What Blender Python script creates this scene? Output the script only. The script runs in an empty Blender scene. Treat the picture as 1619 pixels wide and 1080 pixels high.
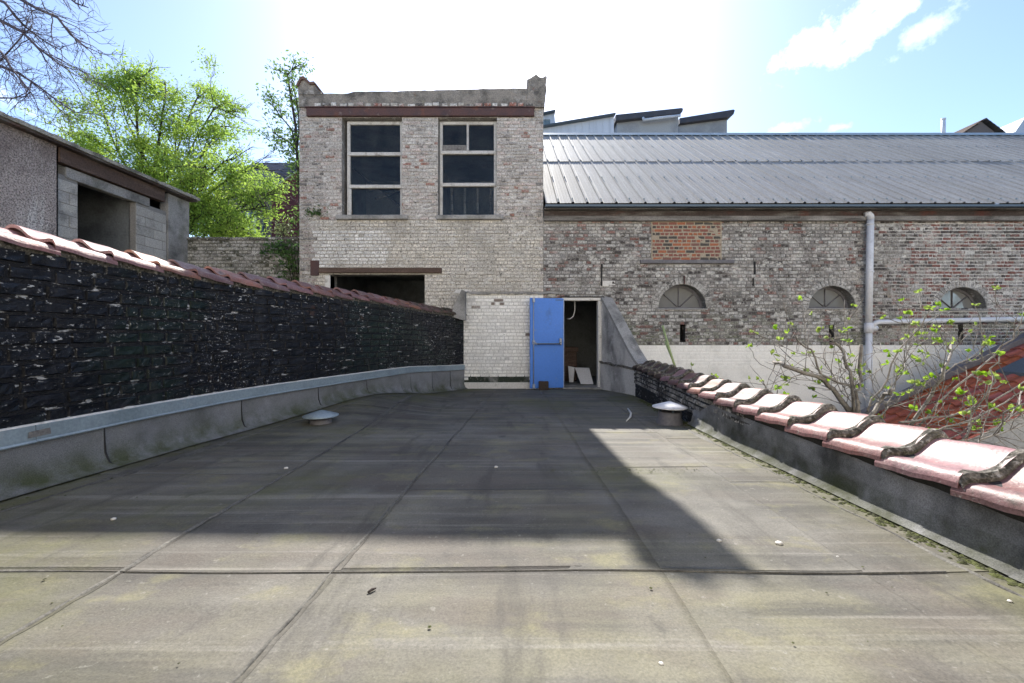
import bpy, math, random
from mathutils import Vector, Matrix, noise
R = random.Random(11)
S = bpy.context.scene
rad = math.radians
FPX, CX, HY, CAMZ = 630.0, 810.0, 530.0, 1.2      # focal length in photo pixels, centre column, horizon row, eye height
# ---------------------------------------------------------------- camera
cam = bpy.data.objects.new('camera', bpy.data.cameras.new('camera'))
S.collection.objects.link(cam)
cam.location = (0, 0, CAMZ); cam.rotation_euler = (rad(90), 0, 0)
cam.data.sensor_width = 36; cam.data.lens = FPX / 1619 * 36
cam.data.shift_y = -10 / 1619.0
cam.data.clip_start = 0.05; cam.data.clip_end = 4000
S.camera = cam
# ---------------------------------------------------------------- light
SUN_EL, SUN_AZ = rad(42.0), rad(-1.3)             # azimuth from +Y towards +X
SKY_STRENGTH, SUN_STRENGTH, EXPOSURE = 0.085, 3.1, 1.87
S.view_settings.view_transform = 'Standard'; S.view_settings.look = 'None'
S.view_settings.gamma = 1; S.view_settings.use_curve_mapping = False
S.view_settings.exposure = EXPOSURE
S.cycles.max_bounces = 6; S.cycles.diffuse_bounces = 4; S.cycles.glossy_bounces = 2; S.cycles.transparent_max_bounces = 8; S.cycles.transmission_bounces = 2
S.cycles.use_fast_gi = False; S.cycles.caustics_reflective = False; S.cycles.caustics_refractive = False
sun = bpy.data.objects.new('sun', bpy.data.lights.new('sun', 'SUN'))
S.collection.objects.link(sun)
sun.data.energy = SUN_STRENGTH; sun.data.angle = rad(0.53); sun.data.color = (1, 0.95, 0.87)
sdir = Vector((math.sin(SUN_AZ) * math.cos(SUN_EL), math.cos(SUN_AZ) * math.cos(SUN_EL), math.sin(SUN_EL)))
sun.rotation_euler = sdir.to_track_quat('Z', 'Y').to_euler(); sun.location = (0, 30, 30)
W = bpy.data.worlds.new('World'); S.world = W; W.use_nodes = True
wt = W.node_tree; wn, wl = wt.nodes, wt.links; wn.clear()
W.cycles.sampling_method = 'MANUAL'; W.cycles.sample_map_resolution = 512
wo = wn.new('ShaderNodeOutputWorld'); wb = wn.new('ShaderNodeBackground'); wb.inputs['Strength'].default_value = SKY_STRENGTH
sky = wn.new('ShaderNodeTexSky'); sky.sky_type = 'NISHITA'; sky.sun_disc = False
sky.sun_elevation = SUN_EL; sky.sun_rotation = SUN_AZ; sky.altitude = 50
sky.air_density = 0.8; sky.dust_density = 0.8; sky.ozone_density = 3.0
tc = wn.new('ShaderNodeTexCoord')
def wmath(op, a, b=None, c=None):
    n = wn.new('ShaderNodeMath'); n.operation = op
    for i, v in enumerate((a, b, c)):
        if v is None: continue
        if isinstance(v, (int, float)): n.inputs[i].default_value = v
        else: wl.new(v, n.inputs[i])
    return n.outputs[0]
def wnoise(scale, detail=7, rough=0.6, vec=None, dist=0.0):
    n = wn.new('ShaderNodeTexNoise'); n.inputs['Scale'].default_value = scale; n.inputs['Detail'].default_value = detail
    n.inputs['Roughness'].default_value = rough; n.inputs['Distortion'].default_value = dist
    wl.new(vec or tc.outputs['Generated'], n.inputs['Vector']); return n.outputs['Fac']
cloud = None
wisp = wnoise(13, 10, 0.66)
def puff(d, size, squash, tilt, edge=1.0):
    """a cloud round a direction of the sky dome: soft ellipsoid eaten away by noise"""
    global cloud
    d = Vector(d).normalized()
    side = Vector((d.y, -d.x, 0)).normalized(); up = side.cross(d)
    a = side * math.cos(tilt) + up * math.sin(tilt); b = up * math.cos(tilt) - side * math.sin(tilt)
    def dot(v):
        n = wn.new('ShaderNodeVectorMath'); n.operation = 'DOT_PRODUCT'
        wl.new(tc.outputs['Generated'], n.inputs[0]); n.inputs[1].default_value = v; return n.outputs['Value']
    x = wmath('DIVIDE', dot(a), size); y = wmath('DIVIDE', dot(b), size * squash)
    front = wmath('GREATER_THAN', dot(d), 0.0)
    r = wmath('SQRT', wmath('ADD', wmath('POWER', x, 2.0), wmath('POWER', y, 2.0)))
    m = wmath('SUBTRACT', wmath('ADD', wmath('MULTIPLY', wmath('SUBTRACT', wisp, 0.5), 4.6), 1.0), r)
    m = wmath('MULTIPLY', wmath('MULTIPLY', m, 0.62 * edge), front)
    m = wmath('MINIMUM', wmath('MAXIMUM', m, 0.0), 1.0)
    cloud = m if cloud is None else wmath('MAXIMUM', cloud, m)
def skydir(px, py): return ((px - CX) / FPX, 1.0, (HY - py) / FPX)
puff(skydir(1300, 65), 0.085, 0.38, rad(20)); puff(skydir(1385, 40), 0.065, 0.35, rad(22)); puff(skydir(1465, 48), 0.045, 0.45, rad(20), 0.6)
puff(skydir(1325, 202), 0.03, 0.35, 0, 0.6); puff(skydir(1240, 204), 0.07, 0.22, 0, 0.5); puff(skydir(30, 168), 0.06, 0.25, rad(-20), 0.5)
mx = wn.new('ShaderNodeMix'); mx.data_type = 'RGBA'
wl.new(cloud, mx.inputs['Factor']); wl.new(sky.outputs[0], mx.inputs['A']); mx.inputs['B'].default_value = (8.5, 8.8, 9.2, 1)
wl.new(mx.outputs['Result'], wb.inputs['Color']); wl.new(wb.outputs[0], wo.inputs['Surface'])
# ---------------------------------------------------------------- helpers: objects
WM = {}
def link(o, parent=None, world=None):
    S.collection.objects.link(o)
    w = world if world is not None else Matrix.Identity(4)
    if parent is not None:
        o.parent = parent; o.matrix_parent_inverse = WM[parent.name].inverted()
    o.matrix_basis = w; WM[o.name] = w
    return o
def tag(o, label=None, cat=None, group=None, kind=None):
    for k, v in (('label', label), ('category', cat), ('group', group), ('kind', kind)):
        if v: o[k] = v
    return o
def thing(name, label, cat, loc=(0, 0, 0), group=None):
    o = bpy.data.objects.new(name, None); o.empty_display_size = 0.2
    return tag(link(o, None, Matrix.Translation(loc)), label, cat, group)
class MB:
    def __init__(s): s.v = []; s.f = []; s.c = []; s.sm = []; s.usec = False
    def face(s, pts, col=None, smooth=False):
        n = len(s.v); s.v += [tuple(p) for p in pts]; s.f.append(tuple(range(n, n + len(pts)))); s.add(col, smooth)
    def add(s, col, smooth=False):
        if col is not None: s.usec = True
        s.c.append(col if col is not None else (0.5, 0.5, 0.5, 0)); s.sm.append(smooth)
    def poly(s, vs, fs, col=None, smooth=False):
        n = len(s.v); s.v += [tuple(p) for p in vs]
        for f in fs: s.f.append(tuple(n + i for i in f)); s.add(col, smooth)
    def box(s, x0, x1, y0, y1, z0, z1, col=None, j=0.0, skip=''):
        g = lambda: R.uniform(-j, j) if j else 0.0
        vs = [(x + g(), y + g(), z + g()) for z in (z0, z1) for y in (y0, y1) for x in (x0, x1)]
        s.poly(vs, [(0, 2, 3, 1), (4, 5, 7, 6), (0, 1, 5, 4), (2, 6, 7, 3), (0, 4, 6, 2), (1, 3, 7, 5)], col)
    def bbox(s, x0, x1, y0, y1, z0, z1, b=0.01, col=None):
        """box with chamfered edges"""
        vs = []; idx = {}
        X, Y, Z = (x0, x1), (y0, y1), (z0, z1)
        for i in (0, 1):
            for j in (0, 1):
                for k in (0, 1):
                    sx, sy, sz = (1, -1)[i] * b, (1, -1)[j] * b, (1, -1)[k] * b
                    for a, d in (('x', (0, sy, sz)), ('y', (sx, 0, sz)), ('z', (sx, sy, 0))):
                        idx[i, j, k, a] = len(vs); vs.append((X[i] + d[0], Y[j] + d[1], Z[k] + d[2]))
        fs = []
        for i in (0, 1):
            o = [(i, 0, 0), (i, 1, 0), (i, 1, 1), (i, 0, 1)]; fs.append([idx[p + ('x',)] for p in (o if i else o[::-1])])
            o = [(0, i, 0), (1, i, 0), (1, i, 1), (0, i, 1)]; fs.append([idx[p + ('y',)] for p in (o[::-1] if i else o)])
            o = [(0, 0, i), (1, 0, i), (1, 1, i), (0, 1, i)]; fs.append([idx[p + ('z',)] for p in (o if i else o[::-1])])
        for i in (0, 1):
            for j in (0, 1):
                fs.append([idx[i, j, 0, 'x'], idx[i, j, 1, 'x'], idx[i, j, 1, 'y'], idx[i, j, 0, 'y']])
                fs.append([idx[i, 0, j, 'x'], idx[i, 1, j, 'x'], idx[i, 1, j, 'z'], idx[i, 0, j, 'z']])
                fs.append([idx[0, i, j, 'y'], idx[1, i, j, 'y'], idx[1, i, j, 'z'], idx[0, i, j, 'z']])
                for k in (0, 1): fs.append([idx[i, j, k, 'x'], idx[i, j, k, 'y'], idx[i, j, k, 'z']]) if True else None
        s.poly(vs, fs, col)
    def grid(s, fn, nu, nv, col=None, smooth=True, wrap=False):
        vs = [fn(i / nu, j / nv) for j in range(nv + 1) for i in range(nu + 1)]
        fs = [(j * (nu + 1) + i, j * (nu + 1) + i + 1, (j + 1) * (nu + 1) + i + 1, (j + 1) * (nu + 1) + i) for j in range(nv) for i in range(nu)]
        s.poly(vs, fs, col, smooth)
    def tube(s, pts, radii, n=6, cap=True, col=None):
        pts = [Vector(p) for p in pts]; base = len(s.v); up = Vector((0.31, 0.2, 0.93)).normalized()
        rr = radii if hasattr(radii, '__len__') else [radii] * len(pts)
        for i, p in enumerate(pts):
            t = (pts[min(i + 1, len(pts) - 1)] - pts[max(i - 1, 0)])
            t = t.normalized() if t.length > 1e-9 else Vector((0, 0, 1))
            a = t.cross(up)
            if a.length < 0.05: a = t.cross(Vector((1, 0, 0)))
            a.normalize(); b = t.cross(a)
            for k in range(n):
                w = 2 * math.pi * k / n
                s.v.append(tuple(p + (a * math.cos(w) + b * math.sin(w)) * rr[i]))
        for i in range(len(pts) - 1):
            for k in range(n):
                k2 = (k + 1) % n
                s.f.append((base + i * n + k, base + i * n + k2, base + (i + 1) * n + k2, base + (i + 1) * n + k)); s.add(col, True)
        if cap:
            s.f.append(tuple(base + k for k in range(n))[::-1]); s.add(col)
            m = base + (len(pts) - 1) * n
            s.f.append(tuple(m + k for k in range(n))); s.add(col)
    def lathe(s, prof, c, n=24, col=None):
        vs = [(c[0] + r * math.cos(2 * math.pi * k / n), c[1] + r * math.sin(2 * math.pi * k / n), c[2] + z) for r, z in prof for k in range(n)]
        fs = [(i * n + k, i * n + (k + 1) % n, (i + 1) * n + (k + 1) % n, (i + 1) * n + k) for i in range(len(prof) - 1) for k in range(n)]
        s.poly(vs, fs, col, True)
    def prism(s, poly, y0, y1, col=None):
        """polygon in X,Z pulled from y0 to y1"""
        n = len(poly)
        vs = [(x, y0, z) for x, z in poly] + [(x, y1, z) for x, z in poly]
        s.poly(vs, [tuple(range(n)), tuple(range(n, 2 * n))[::-1]] + [(i, i + n, (i + 1) % n + n, (i + 1) % n) for i in range(n)], col)
    def mesh(s, name, mats):
        me = bpy.data.meshes.new(name); me.from_pydata(s.v, [], s.f)
        me.polygons.foreach_set('use_smooth', s.sm)
        for m in (mats if isinstance(mats, (list, tuple)) else [mats]): me.materials.append(m)
        if s.usec:
            at = me.color_attributes.new('bc', 'FLOAT_COLOR', 'CORNER'); buf = []
            for f, c in zip(s.f, s.c):
                for _ in f: buf += list(c)
            at.data.foreach_set('color', buf)
        me.update(); return me
    def build(s, name, mat, parent=None, world=None):
        return link(bpy.data.objects.new(name, s.mesh(name, mat)), parent, world)
def inst(name, me, parent, world): return link(bpy.data.objects.new(name, me), parent, world)
# ---------------------------------------------------------------- helpers: materials
def pm(name, base, rough=0.85, layers=(), grain=(60, 0.25), bump=(60, 0.25, 0.01), metal=0.0, spec=0.35, attr=False, rnd=0.0, lime=None, vattr=None, coat=0.0, trans=0.0):
    m = bpy.data.materials.new(name); m.use_nodes = True
    t = m.node_tree; n, l = t.nodes, t.links; b = n['Principled BSDF']
    geo = n.new('ShaderNodeNewGeometry'); P = geo.outputs['Position']
    def nz(scale, stretch=None, detail=5, rg=0.6):
        q = n.new('ShaderNodeTexNoise'); q.inputs['Scale'].default_value = scale; q.inputs['Detail'].default_value = detail; q.inputs['Roughness'].default_value = rg
        if stretch:
            mp = n.new('ShaderNodeMapping'); mp.inputs['Scale'].default_value = stretch; l.new(P, mp.inputs['Vector']); l.new(mp.outputs[0], q.inputs['Vector'])
        else: l.new(P, q.inputs['Vector'])
        return q.outputs['Fac']
    def rng(v, lo, hi, a=0.0, z=1.0):
        q = n.new('ShaderNodeMapRange'); q.inputs['From Min'].default_value = lo; q.inputs['From Max'].default_value = hi
        q.inputs['To Min'].default_value = a; q.inputs['To Max'].default_value = z; l.new(v, q.inputs['Value']); return q.outputs[0]
    def mix(f, A, B, mode='MIX'):
        q = n.new('ShaderNodeMix'); q.data_type = 'RGBA'; q.blend_type = mode
        for v, i in ((f, 'Factor'), (A, 'A'), (B, 'B')):
            if isinstance(v, (int, float)): q.inputs[i].default_value = v
            elif isinstance(v, tuple): q.inputs[i].default_value = v + (1,) if len(v) == 3 else v
            else: l.new(v, q.inputs[i])
        return q.outputs['Result']
    def mul(a, v):
        q = n.new('ShaderNodeMath'); q.operation = 'MULTIPLY'; l.new(a, q.inputs[0])
        if isinstance(v, (int, float)): q.inputs[1].default_value = v
        else: l.new(v, q.inputs[1])
        return q.outputs[0]
    col = base
    if attr:
        at = n.new('ShaderNodeAttribute'); at.attribute_name = 'bc'; col = at.outputs['Color']
    if rnd:
        oi = n.new('ShaderNodeObjectInfo')
        hs = n.new('ShaderNodeHueSaturation'); 
        if isinstance(col, tuple): hs.inputs['Color'].default_value = col + (1,)
        else: l.new(col, hs.inputs['Color'])
        l.new(rng(oi.outputs['Random'], 0, 1, 1 - rnd, 1 + rnd), hs.inputs['Value'])
        q = n.new('ShaderNodeMath'); q.operation = 'FRACT'; l.new(mul(oi.outputs['Random'], 7.31), q.inputs[0])
        l.new(rng(q.outputs[0], 0, 1, 0.5 - rnd * 0.06, 0.5 + rnd * 0.06), hs.inputs['Hue'])
        l.new(rng(q.outputs[0], 0, 1, 1 - rnd * 0.7, 1 + rnd * 0.5), hs.inputs['Saturation'])
        col = hs.outputs[0]
    for L in layers:                      # (colour, scale, lo, hi, amount[, stretch])
        f = mul(rng(nz(L[1], L[5] if len(L) > 5 else None), L[2], L[3]), L[4])
        if len(L) > 6: f = mul(f, rng(nz(L[6][0]), L[6][1], L[6][2]))
        col = mix(f, col, L[0])
    if lime:                              # (colour, scale, reach): lime left on the surface, as much as the piece's alpha says
        q = n.new('ShaderNodeMath'); q.operation = 'ADD'; l.new(nz(lime[1], None, 6, 0.7), q.inputs[0]); l.new(mul(at.outputs['Alpha'], lime[2]), q.inputs[1])
        col = mix(rng(q.outputs[0], 0.70, 0.80, 0, 0.85), col, lime[0])
    if vattr:                             # growth that carries its own outline: point attribute 'moss'
        at2 = n.new('ShaderNodeAttribute'); at2.attribute_name = 'moss'
        col = mix(mul(mul(at2.outputs['Fac'], rng(nz(5), 0.3, 0.65)), vattr[1]), col, vattr[0])
    if grain: col = mix(1.0, col, mix(rng(nz(grain[0], None, 3, 0.7), 0.3, 0.7), (1 - grain[1],) * 3, (1 + grain[1],) * 3), 'MULTIPLY')
    if isinstance(col, tuple): b.inputs['Base Color'].default_value = col + (1,)
    else: l.new(col, b.inputs['Base Color'])
    b.inputs['Roughness'].default_value = rough; b.inputs['Metallic'].default_value = metal; b.inputs['Specular IOR Level'].default_value = spec
    if coat: b.inputs['Coat Weight'].default_value = coat; b.inputs['Coat Roughness'].default_value = 0.25
    if bump:
        bp = n.new('ShaderNodeBump'); bp.inputs['Strength'].default_value = bump[1]; bp.inputs['Distance'].default_value = bump[2]
        l.new(nz(bump[0], None, 6, 0.65), bp.inputs['Height']); l.new(bp.outputs[0], b.inputs['Normal'])
    if trans:
        tr = n.new('ShaderNodeBsdfTranslucent'); ms = n.new('ShaderNodeMixShader'); ms.inputs[0].default_value = trans
        if isinstance(col, tuple): tr.inputs['Color'].default_value = col + (1,)
        else: l.new(col, tr.inputs['Color'])
        l.new(b.outputs[0], ms.inputs[1]); l.new(tr.outputs[0], ms.inputs[2]); l.new(ms.outputs[0], n['Material Output'].inputs['Surface'])
    return m
def glass_mat(name, tint, refl=1.0, dirt=0.12):
    m = bpy.data.materials.new(name); m.use_nodes = True; t = m.node_tree; n, l = t.nodes, t.links; n.clear()
    out = n.new('ShaderNodeOutputMaterial'); tr = n.new('ShaderNodeBsdfTransparent'); tr.inputs[0].default_value = tint + (1,)
    gl = n.new('ShaderNodeBsdfGlossy'); gl.inputs['Roughness'].default_value = 0.03
    df = n.new('ShaderNodeBsdfDiffuse'); df.inputs[0].default_value = (0.20, 0.20, 0.195, 1) if dirt > .5 else (0.35, 0.36, 0.35, 1)
    fr = n.new('ShaderNodeFresnel'); fr.inputs[0].default_value = 1.4
    a = n.new('ShaderNodeMixShader'); b = n.new('ShaderNodeMixShader')
    l.new(fr.outputs[0], a.inputs[0]); l.new(tr.outputs[0], a.inputs[1]); l.new(gl.outputs[0], a.inputs[2])
    geo = n.new('ShaderNodeNewGeometry'); nz = n.new('ShaderNodeTexNoise'); nz.inputs['Scale'].default_value = 4; nz.inputs['Detail'].default_value = 6
    l.new(geo.outputs['Position'], nz.inputs['Vector']); r = n.new('ShaderNodeMapRange'); r.inputs['From Min'].default_value = 0.3; r.inputs['From Max'].default_value = 0.75
    r.inputs['To Min'].default_value = dirt * .9 if dirt > .5 else 0.0; r.inputs['To Max'].default_value = min(1, dirt * 2); l.new(nz.outputs['Fac'], r.inputs['Value'])
    l.new(r.outputs[0], b.inputs[0]); l.new(a.outputs[0], b.inputs[1]); l.new(df.outputs[0], b.inputs[2]); l.new(b.outputs[0], out.inputs['Surface'])
    return m
M = {}
SMEAR = [((0.50, 0.475, 0.44), 2.2, 0.48, 0.62, 0.6), ((0.03, 0.028, 0.026), 30, 0.585, 0.65, 0.75), ((0.06, 0.055, 0.05), 15, 0.58, 0.67, 0.65), ((0.60, 0.585, 0.55), 7.5, 0.575, 0.66, 0.75, (0.8, 1, 1.5)), ((0.14, 0.132, 0.115), 1.4, 0.52, 0.70, 0.55), ((0.50, 0.48, 0.45), 24, 0.565, 0.64, 0.75)]
M['brick'] = pm('old_brick', None, 0.9, SMEAR, (38, 0.5), (55, 0.9, 0.014), attr=True, lime=((0.62, 0.60, 0.56), 14, 0.45))
M['mortar'] = pm('lime_mortar', None, 0.95, [SMEAR[1], SMEAR[3]] + [((0.45, 0.43, 0.40), 2.2, 0.52, 0.66, 0.3)], (50, 0.45), (60, 0.9, 0.014), attr=True)
M['paintbrick'] = pm('flaking_white_painted_brick', None, 0.85, [((0.25, 0.22, 0.19), 17, 0.66, 0.71, 0.7), ((0.60, 0.58, 0.55), 3, 0.5, 0.7, 0.5), ((0.40, 0.38, 0.35), 30, 0.60, 0.68, 0.5)], (38, 0.2), (45, 0.9, 0.014), attr=True)
M['bandpaint'] = pm('stone_colour_wall_paint', None, 0.85, [((0.40, 0.39, 0.36), 1.5, 0.55, 0.75, 0.5)], (40, 0.1), (40, 0.4, 0.008), attr=True)
M['newbrick'] = pm('clean_red_brick', None, 0.9, [((0.05, 0.045, 0.04), 13, 0.6, 0.7, 0.6)], (38, 0.3), (55, 0.6, 0.01), attr=True)
FLAKE = [((0.62, 0.61, 0.59), 26, 0.625, 0.655, 0.95, (0.7, 0.7, 1.5), (1.4, 0.46, 0.60)), ((0.6, 0.59, 0.57), 60, 0.62, 0.67, 0.8, None, (1.1, 0.44, 0.62)), ((0.07, 0.068, 0.07), 3.0, 0.58, 0.74, 0.3, (1.5, 1.5, 0.3))]
M['black'] = pm('black_bitumen_paint', (0.004, 0.0045, 0.007), 0.36, [((0.020, 0.020, 0.025), 5, 0.50, 0.70, 0.7), ((0.10, 0.05, 0.03), 3, 0.66, 0.72, 0.5), ((0.010, 0.026, 0.017), 0.9, 0.48, 0.66, 0.7)] + FLAKE, (40, 0.5), (55, 0.6, 0.007), spec=0.35)
M['blackjoint'] = pm('black_bitumen_joint', (0.008, 0.008, 0.01), 0.7, [((0.55, 0.54, 0.52), 14, 0.61, 0.65, 0.85, (0.5, 0.5, 2.0))] + FLAKE, (40, 0.5), (40, 0.9, 0.02))
M['tile'] = pm('glazed_terracotta', (0.22, 0.095, 0.082), 0.5, [((0.15, 0.10, 0.11), 2.5, 0.45, 0.7, 0.7), ((0.30, 0.22, 0.20), 9, 0.52, 0.72, 0.6), ((0.33, 0.32, 0.28), 38, 0.62, 0.68, 0.7), ((0.05, 0.045, 0.035), 11, 0.60, 0.70, 0.8), ((0.04, 0.04, 0.03), 60, 0.63, 0.70, 0.7)], (80, 0.3), (30, 0.35, 0.012), spec=0.45, rnd=0.35)
M['tiledark'] = pm('terracotta_in_moss', (0.12, 0.065, 0.055), 0.7, [((0.05, 0.055, 0.03), 6, 0.45, 0.65, 0.8)], (60, 0.4), (40, 0.5, 0.02), rnd=0.25)
M['bed'] = pm('mossy_bedding_mortar', (0.17, 0.155, 0.135), 0.95, [((0.035, 0.035, 0.025), 26, 0.47, 0.6, 0.8), ((0.42, 0.40, 0.37), 30, 0.56, 0.66, 0.7), ((0.08, 0.09, 0.03), 7, 0.55, 0.7, 0.6)], (60, 0.5), (45, 1.0, 0.03))
M['roofing'] = pm('weathered_bitumen_sheet', (0.104, 0.096, 0.080), 0.8, [
    ((0.068, 0.064, 0.056), 0.5, 0.44, 0.62, 0.75), ((0.172, 0.161, 0.095), 0.7, 0.50, 0.66, 0.7), ((0.044, 0.042, 0.038), 1.0, 0.48, 0.62, 0.7, (0.4, 6.5, 1)),
    ((0.152, 0.144, 0.126), 1.6, 0.47, 0.66, 0.65), ((0.084, 0.070, 0.058), 1.3, 0.48, 0.64, 0.6, (1.2, 3.0, 1)), ((0.216, 0.206, 0.184), 1.0, 0.57, 0.70, 0.55, (0.35, 14.0, 1)), ((0.172, 0.160, 0.080), 3.4, 0.56, 0.70, 0.5, (1, 1.6, 1)),
    ((0.040, 0.040, 0.036), 55, 0.60, 0.72, 0.35), ((0.224, 0.216, 0.192), 34, 0.64, 0.70, 0.4), ((0.048, 0.044, 0.038), 2.2, 0.57, 0.68, 0.6, (2.6, 0.5, 1)), ((0.040, 0.038, 0.034), 5.0, 0.62, 0.72, 0.6)],
    (130, 0.24), (60, 0.45, 0.007), spec=0.4, vattr=((0.088, 0.090, 0.028), 1.0), rnd=0.06)
M['bead'] = pm('squeezed_bitumen', (0.06, 0.056, 0.05), 0.75, [((0.12, 0.114, 0.098), 3, 0.38, 0.56, 0.9)], (60, 0.4), (60, 0.6, 0.01))
M['upstand'] = pm('slate_grey_bitumen', (0.20, 0.20, 0.205), 0.85, [((0.05, 0.052, 0.05), 1.6, 0.52, 0.72, 0.7), ((0.29, 0.29, 0.295), 3, 0.55, 0.75, 0.5)], (170, 0.4), (150, 0.4, 0.004), vattr=((0.05, 0.058, 0.02), 1.0), rnd=0.1)
M['upstandr'] = pm('dark_bitumen_upstand', (0.24, 0.24, 0.243), 0.85, [((0.03, 0.03, 0.028), 2.0, 0.45, 0.62, 0.85), ((0.32, 0.32, 0.325), 3, 0.55, 0.72, 0.5)], (170, 0.4), (150, 0.4, 0.004), vattr=((0.035, 0.04, 0.014), 1.0), rnd=0.1)
M['zinc'] = pm('zinc', (0.30, 0.36, 0.39), 0.5, [((0.20, 0.25, 0.27), 2.5, 0.45, 0.65, 0.7), ((0.45, 0.47, 0.48), 10, 0.6, 0.7, 0.4)], (50, 0.15), (20, 0.1, 0.01), metal=0.35)
M['zincdark'] = pm('dull_zinc_edge', (0.10, 0.13, 0.16), 0.5, (), (50, 0.2), (20, 0.1, 0.01), metal=0.3)
M['sheet'] = pm('galvanised_sheet', (0.30, 0.29, 0.275), 0.72, [((0.30, 0.29, 0.265), 1.2, 0.45, 0.7, 0.7, (3, 0.5, 0.5)), ((0.46, 0.455, 0.45), 2.0, 0.5, 0.7, 0.5, (9, 0.5, 0.5)), ((0.20, 0.19, 0.17), 6, 0.64, 0.74, 0.5)], (30, 0.2), (10, 0.08, 0.01), metal=0.15, rnd=0.10)
M['fascia'] = pm('old_fascia_board', (0.055, 0.04, 0.036), 0.8, [((0.16, 0.15, 0.14), 2.2, 0.5, 0.66, 0.8, (0.5, 1, 3)), ((0.11, 0.035, 0.025), 1.5, 0.56, 0.68, 0.7)], (40, 0.4), (50, 0.6, 0.01))
M['greyboard'] = pm('grey_weathered_board', (0.17, 0.16, 0.15), 0.85, [((0.05, 0.045, 0.04), 3, 0.48, 0.62, 0.8, (0.4, 1, 4)), ((0.36, 0.34, 0.32), 1.2, 0.52, 0.7, 0.7)], (40, 0.4), (50, 0.6, 0.01))
M['rust'] = pm('rusty_steel_beam', (0.095, 0.05, 0.045), 0.75, [((0.055, 0.04, 0.045), 3, 0.45, 0.65, 0.8), ((0.24, 0.19, 0.17), 6, 0.6, 0.7, 0.6), ((0.2, 0.07, 0.035), 2.5, 0.6, 0.72, 0.6)], (50, 0.4), (50, 0.5, 0.01))
M['timber'] = pm('brown_timber', (0.085, 0.055, 0.042), 0.8, [((0.17, 0.12, 0.095), 2, 0.5, 0.7, 0.7, (1, 1, 6))], (50, 0.4), (60, 0.5, 0.01))
M['cement'] = pm('cement_render', (0.31, 0.30, 0.285), 0.9, [((0.08, 0.08, 0.075), 2.2, 0.47, 0.66, 0.75), ((0.36, 0.35, 0.33), 4, 0.55, 0.7, 0.5), ((0.09, 0.095, 0.05), 1.6, 0.58, 0.72, 0.6)], (60, 0.35), (30, 0.6, 0.02))
M['cementpale'] = pm('pale_cement_render', (0.50, 0.485, 0.46), 0.9, [((0.10, 0.10, 0.10), 1.6, 0.50, 0.70, 0.8, (1, 1, 0.45)), ((0.55, 0.54, 0.52), 5, 0.55, 0.7, 0.5)], (60, 0.3), (30, 0.5, 0.02))
M['cap'] = pm('cement_parapet', (0.25, 0.225, 0.195), 0.9, [((0.07, 0.065, 0.06), 3, 0.47, 0.63, 0.8), ((0.20, 0.19, 0.10), 2, 0.58, 0.7, 0.7), ((0.40, 0.38, 0.35), 5, 0.58, 0.68, 0.6), ((0.24, 0.10, 0.07), 4, 0.66, 0.72, 0.6)], (50, 0.4), (30, 0.8, 0.03))
M['pebble'] = pm('pebbledash', (0.54, 0.475, 0.44), 0.95, [((0.22, 0.18, 0.165), 1.3, 0.50, 0.66, 0.7), ((0.78, 0.75, 0.72), 1.0, 0.50, 0.58, 0.85, (1, 2.4, 0.25)), ((0.14, 0.115, 0.11), 48, 0.50, 0.58, 0.75), ((0.13, 0.10, 0.095), 1.2, 0.55, 0.7, 0.7)], (45, 0.5), (38, 1.0, 0.05))
M['block'] = pm('concrete_block', (0.43, 0.41, 0.375), 0.95, [((0.14, 0.135, 0.125), 3, 0.48, 0.68, 0.7), ((0.36, 0.35, 0.33), 8, 0.58, 0.72, 0.4)], (60, 0.35), (70, 0.6, 0.01), rnd=0.16)
M['blockjoint'] = pm('cement_joint', (0.24, 0.23, 0.215), 0.95, (), (60, 0.3), (60, 0.6, 0.01))
M['roofedge'] = pm('mossy_roof_edge', (0.36, 0.34, 0.29), 0.9, [((0.10, 0.095, 0.07), 4, 0.48, 0.62, 0.8), ((0.36, 0.35, 0.31), 7, 0.56, 0.68, 0.6)], (50, 0.4), (30, 0.8, 0.02))
M['frame'] = pm('peeling_white_frame', (0.50, 0.485, 0.455), 0.7, [((0.20, 0.17, 0.14), 7, 0.55, 0.68, 0.7), ((0.30, 0.28, 0.26), 2, 0.5, 0.7, 0.5)], (50, 0.2), (50, 0.4, 0.006))
M['blue'] = pm('blue_door_paint', (0.075, 0.22, 0.66), 0.5, [((0.06, 0.19, 0.58), 1.5, 0.4, 0.7, 0.6), ((0.20, 0.30, 0.52), 12, 0.62, 0.70, 0.4), ((0.05, 0.08, 0.16), 4, 0.60, 0.74, 0.5, (1, 1, 0.4))], (30, 0.06), (8, 0.05, 0.01))
M['blueside'] = pm('pale_blue_edge', (0.30, 0.36, 0.46), 0.5, (), (30, 0.1), None)
M['steel'] = pm('grey_panic_hardware', (0.33, 0.37, 0.44), 0.45, (), (30, 0.1), None, metal=0.2)
M['brown'] = pm('brown_rubber', (0.05, 0.035, 0.028), 0.8, (), (30, 0.3), (40, 0.4, 0.01))
M['white'] = pm('white_paint', (0.62, 0.60, 0.565), 0.7, [((0.30, 0.27, 0.23), 6, 0.58, 0.68, 0.7)], (40, 0.15), (40, 0.4, 0.008))
M['board'] = pm('pale_board', (0.62, 0.62, 0.64), 0.7, (), (30, 0.1), None)
M['pvc'] = pm('grey_pvc', (0.62, 0.63, 0.66), 0.45, [((0.33, 0.34, 0.36), 4, 0.5, 0.68, 0.3), ((0.24, 0.24, 0.23), 12, 0.66, 0.72, 0.5)], (40, 0.1), None)
M['iron'] = pm('black_iron', (0.018, 0.017, 0.017), 0.7, (), (40, 0.3), (40, 0.4, 0.01))
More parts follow.
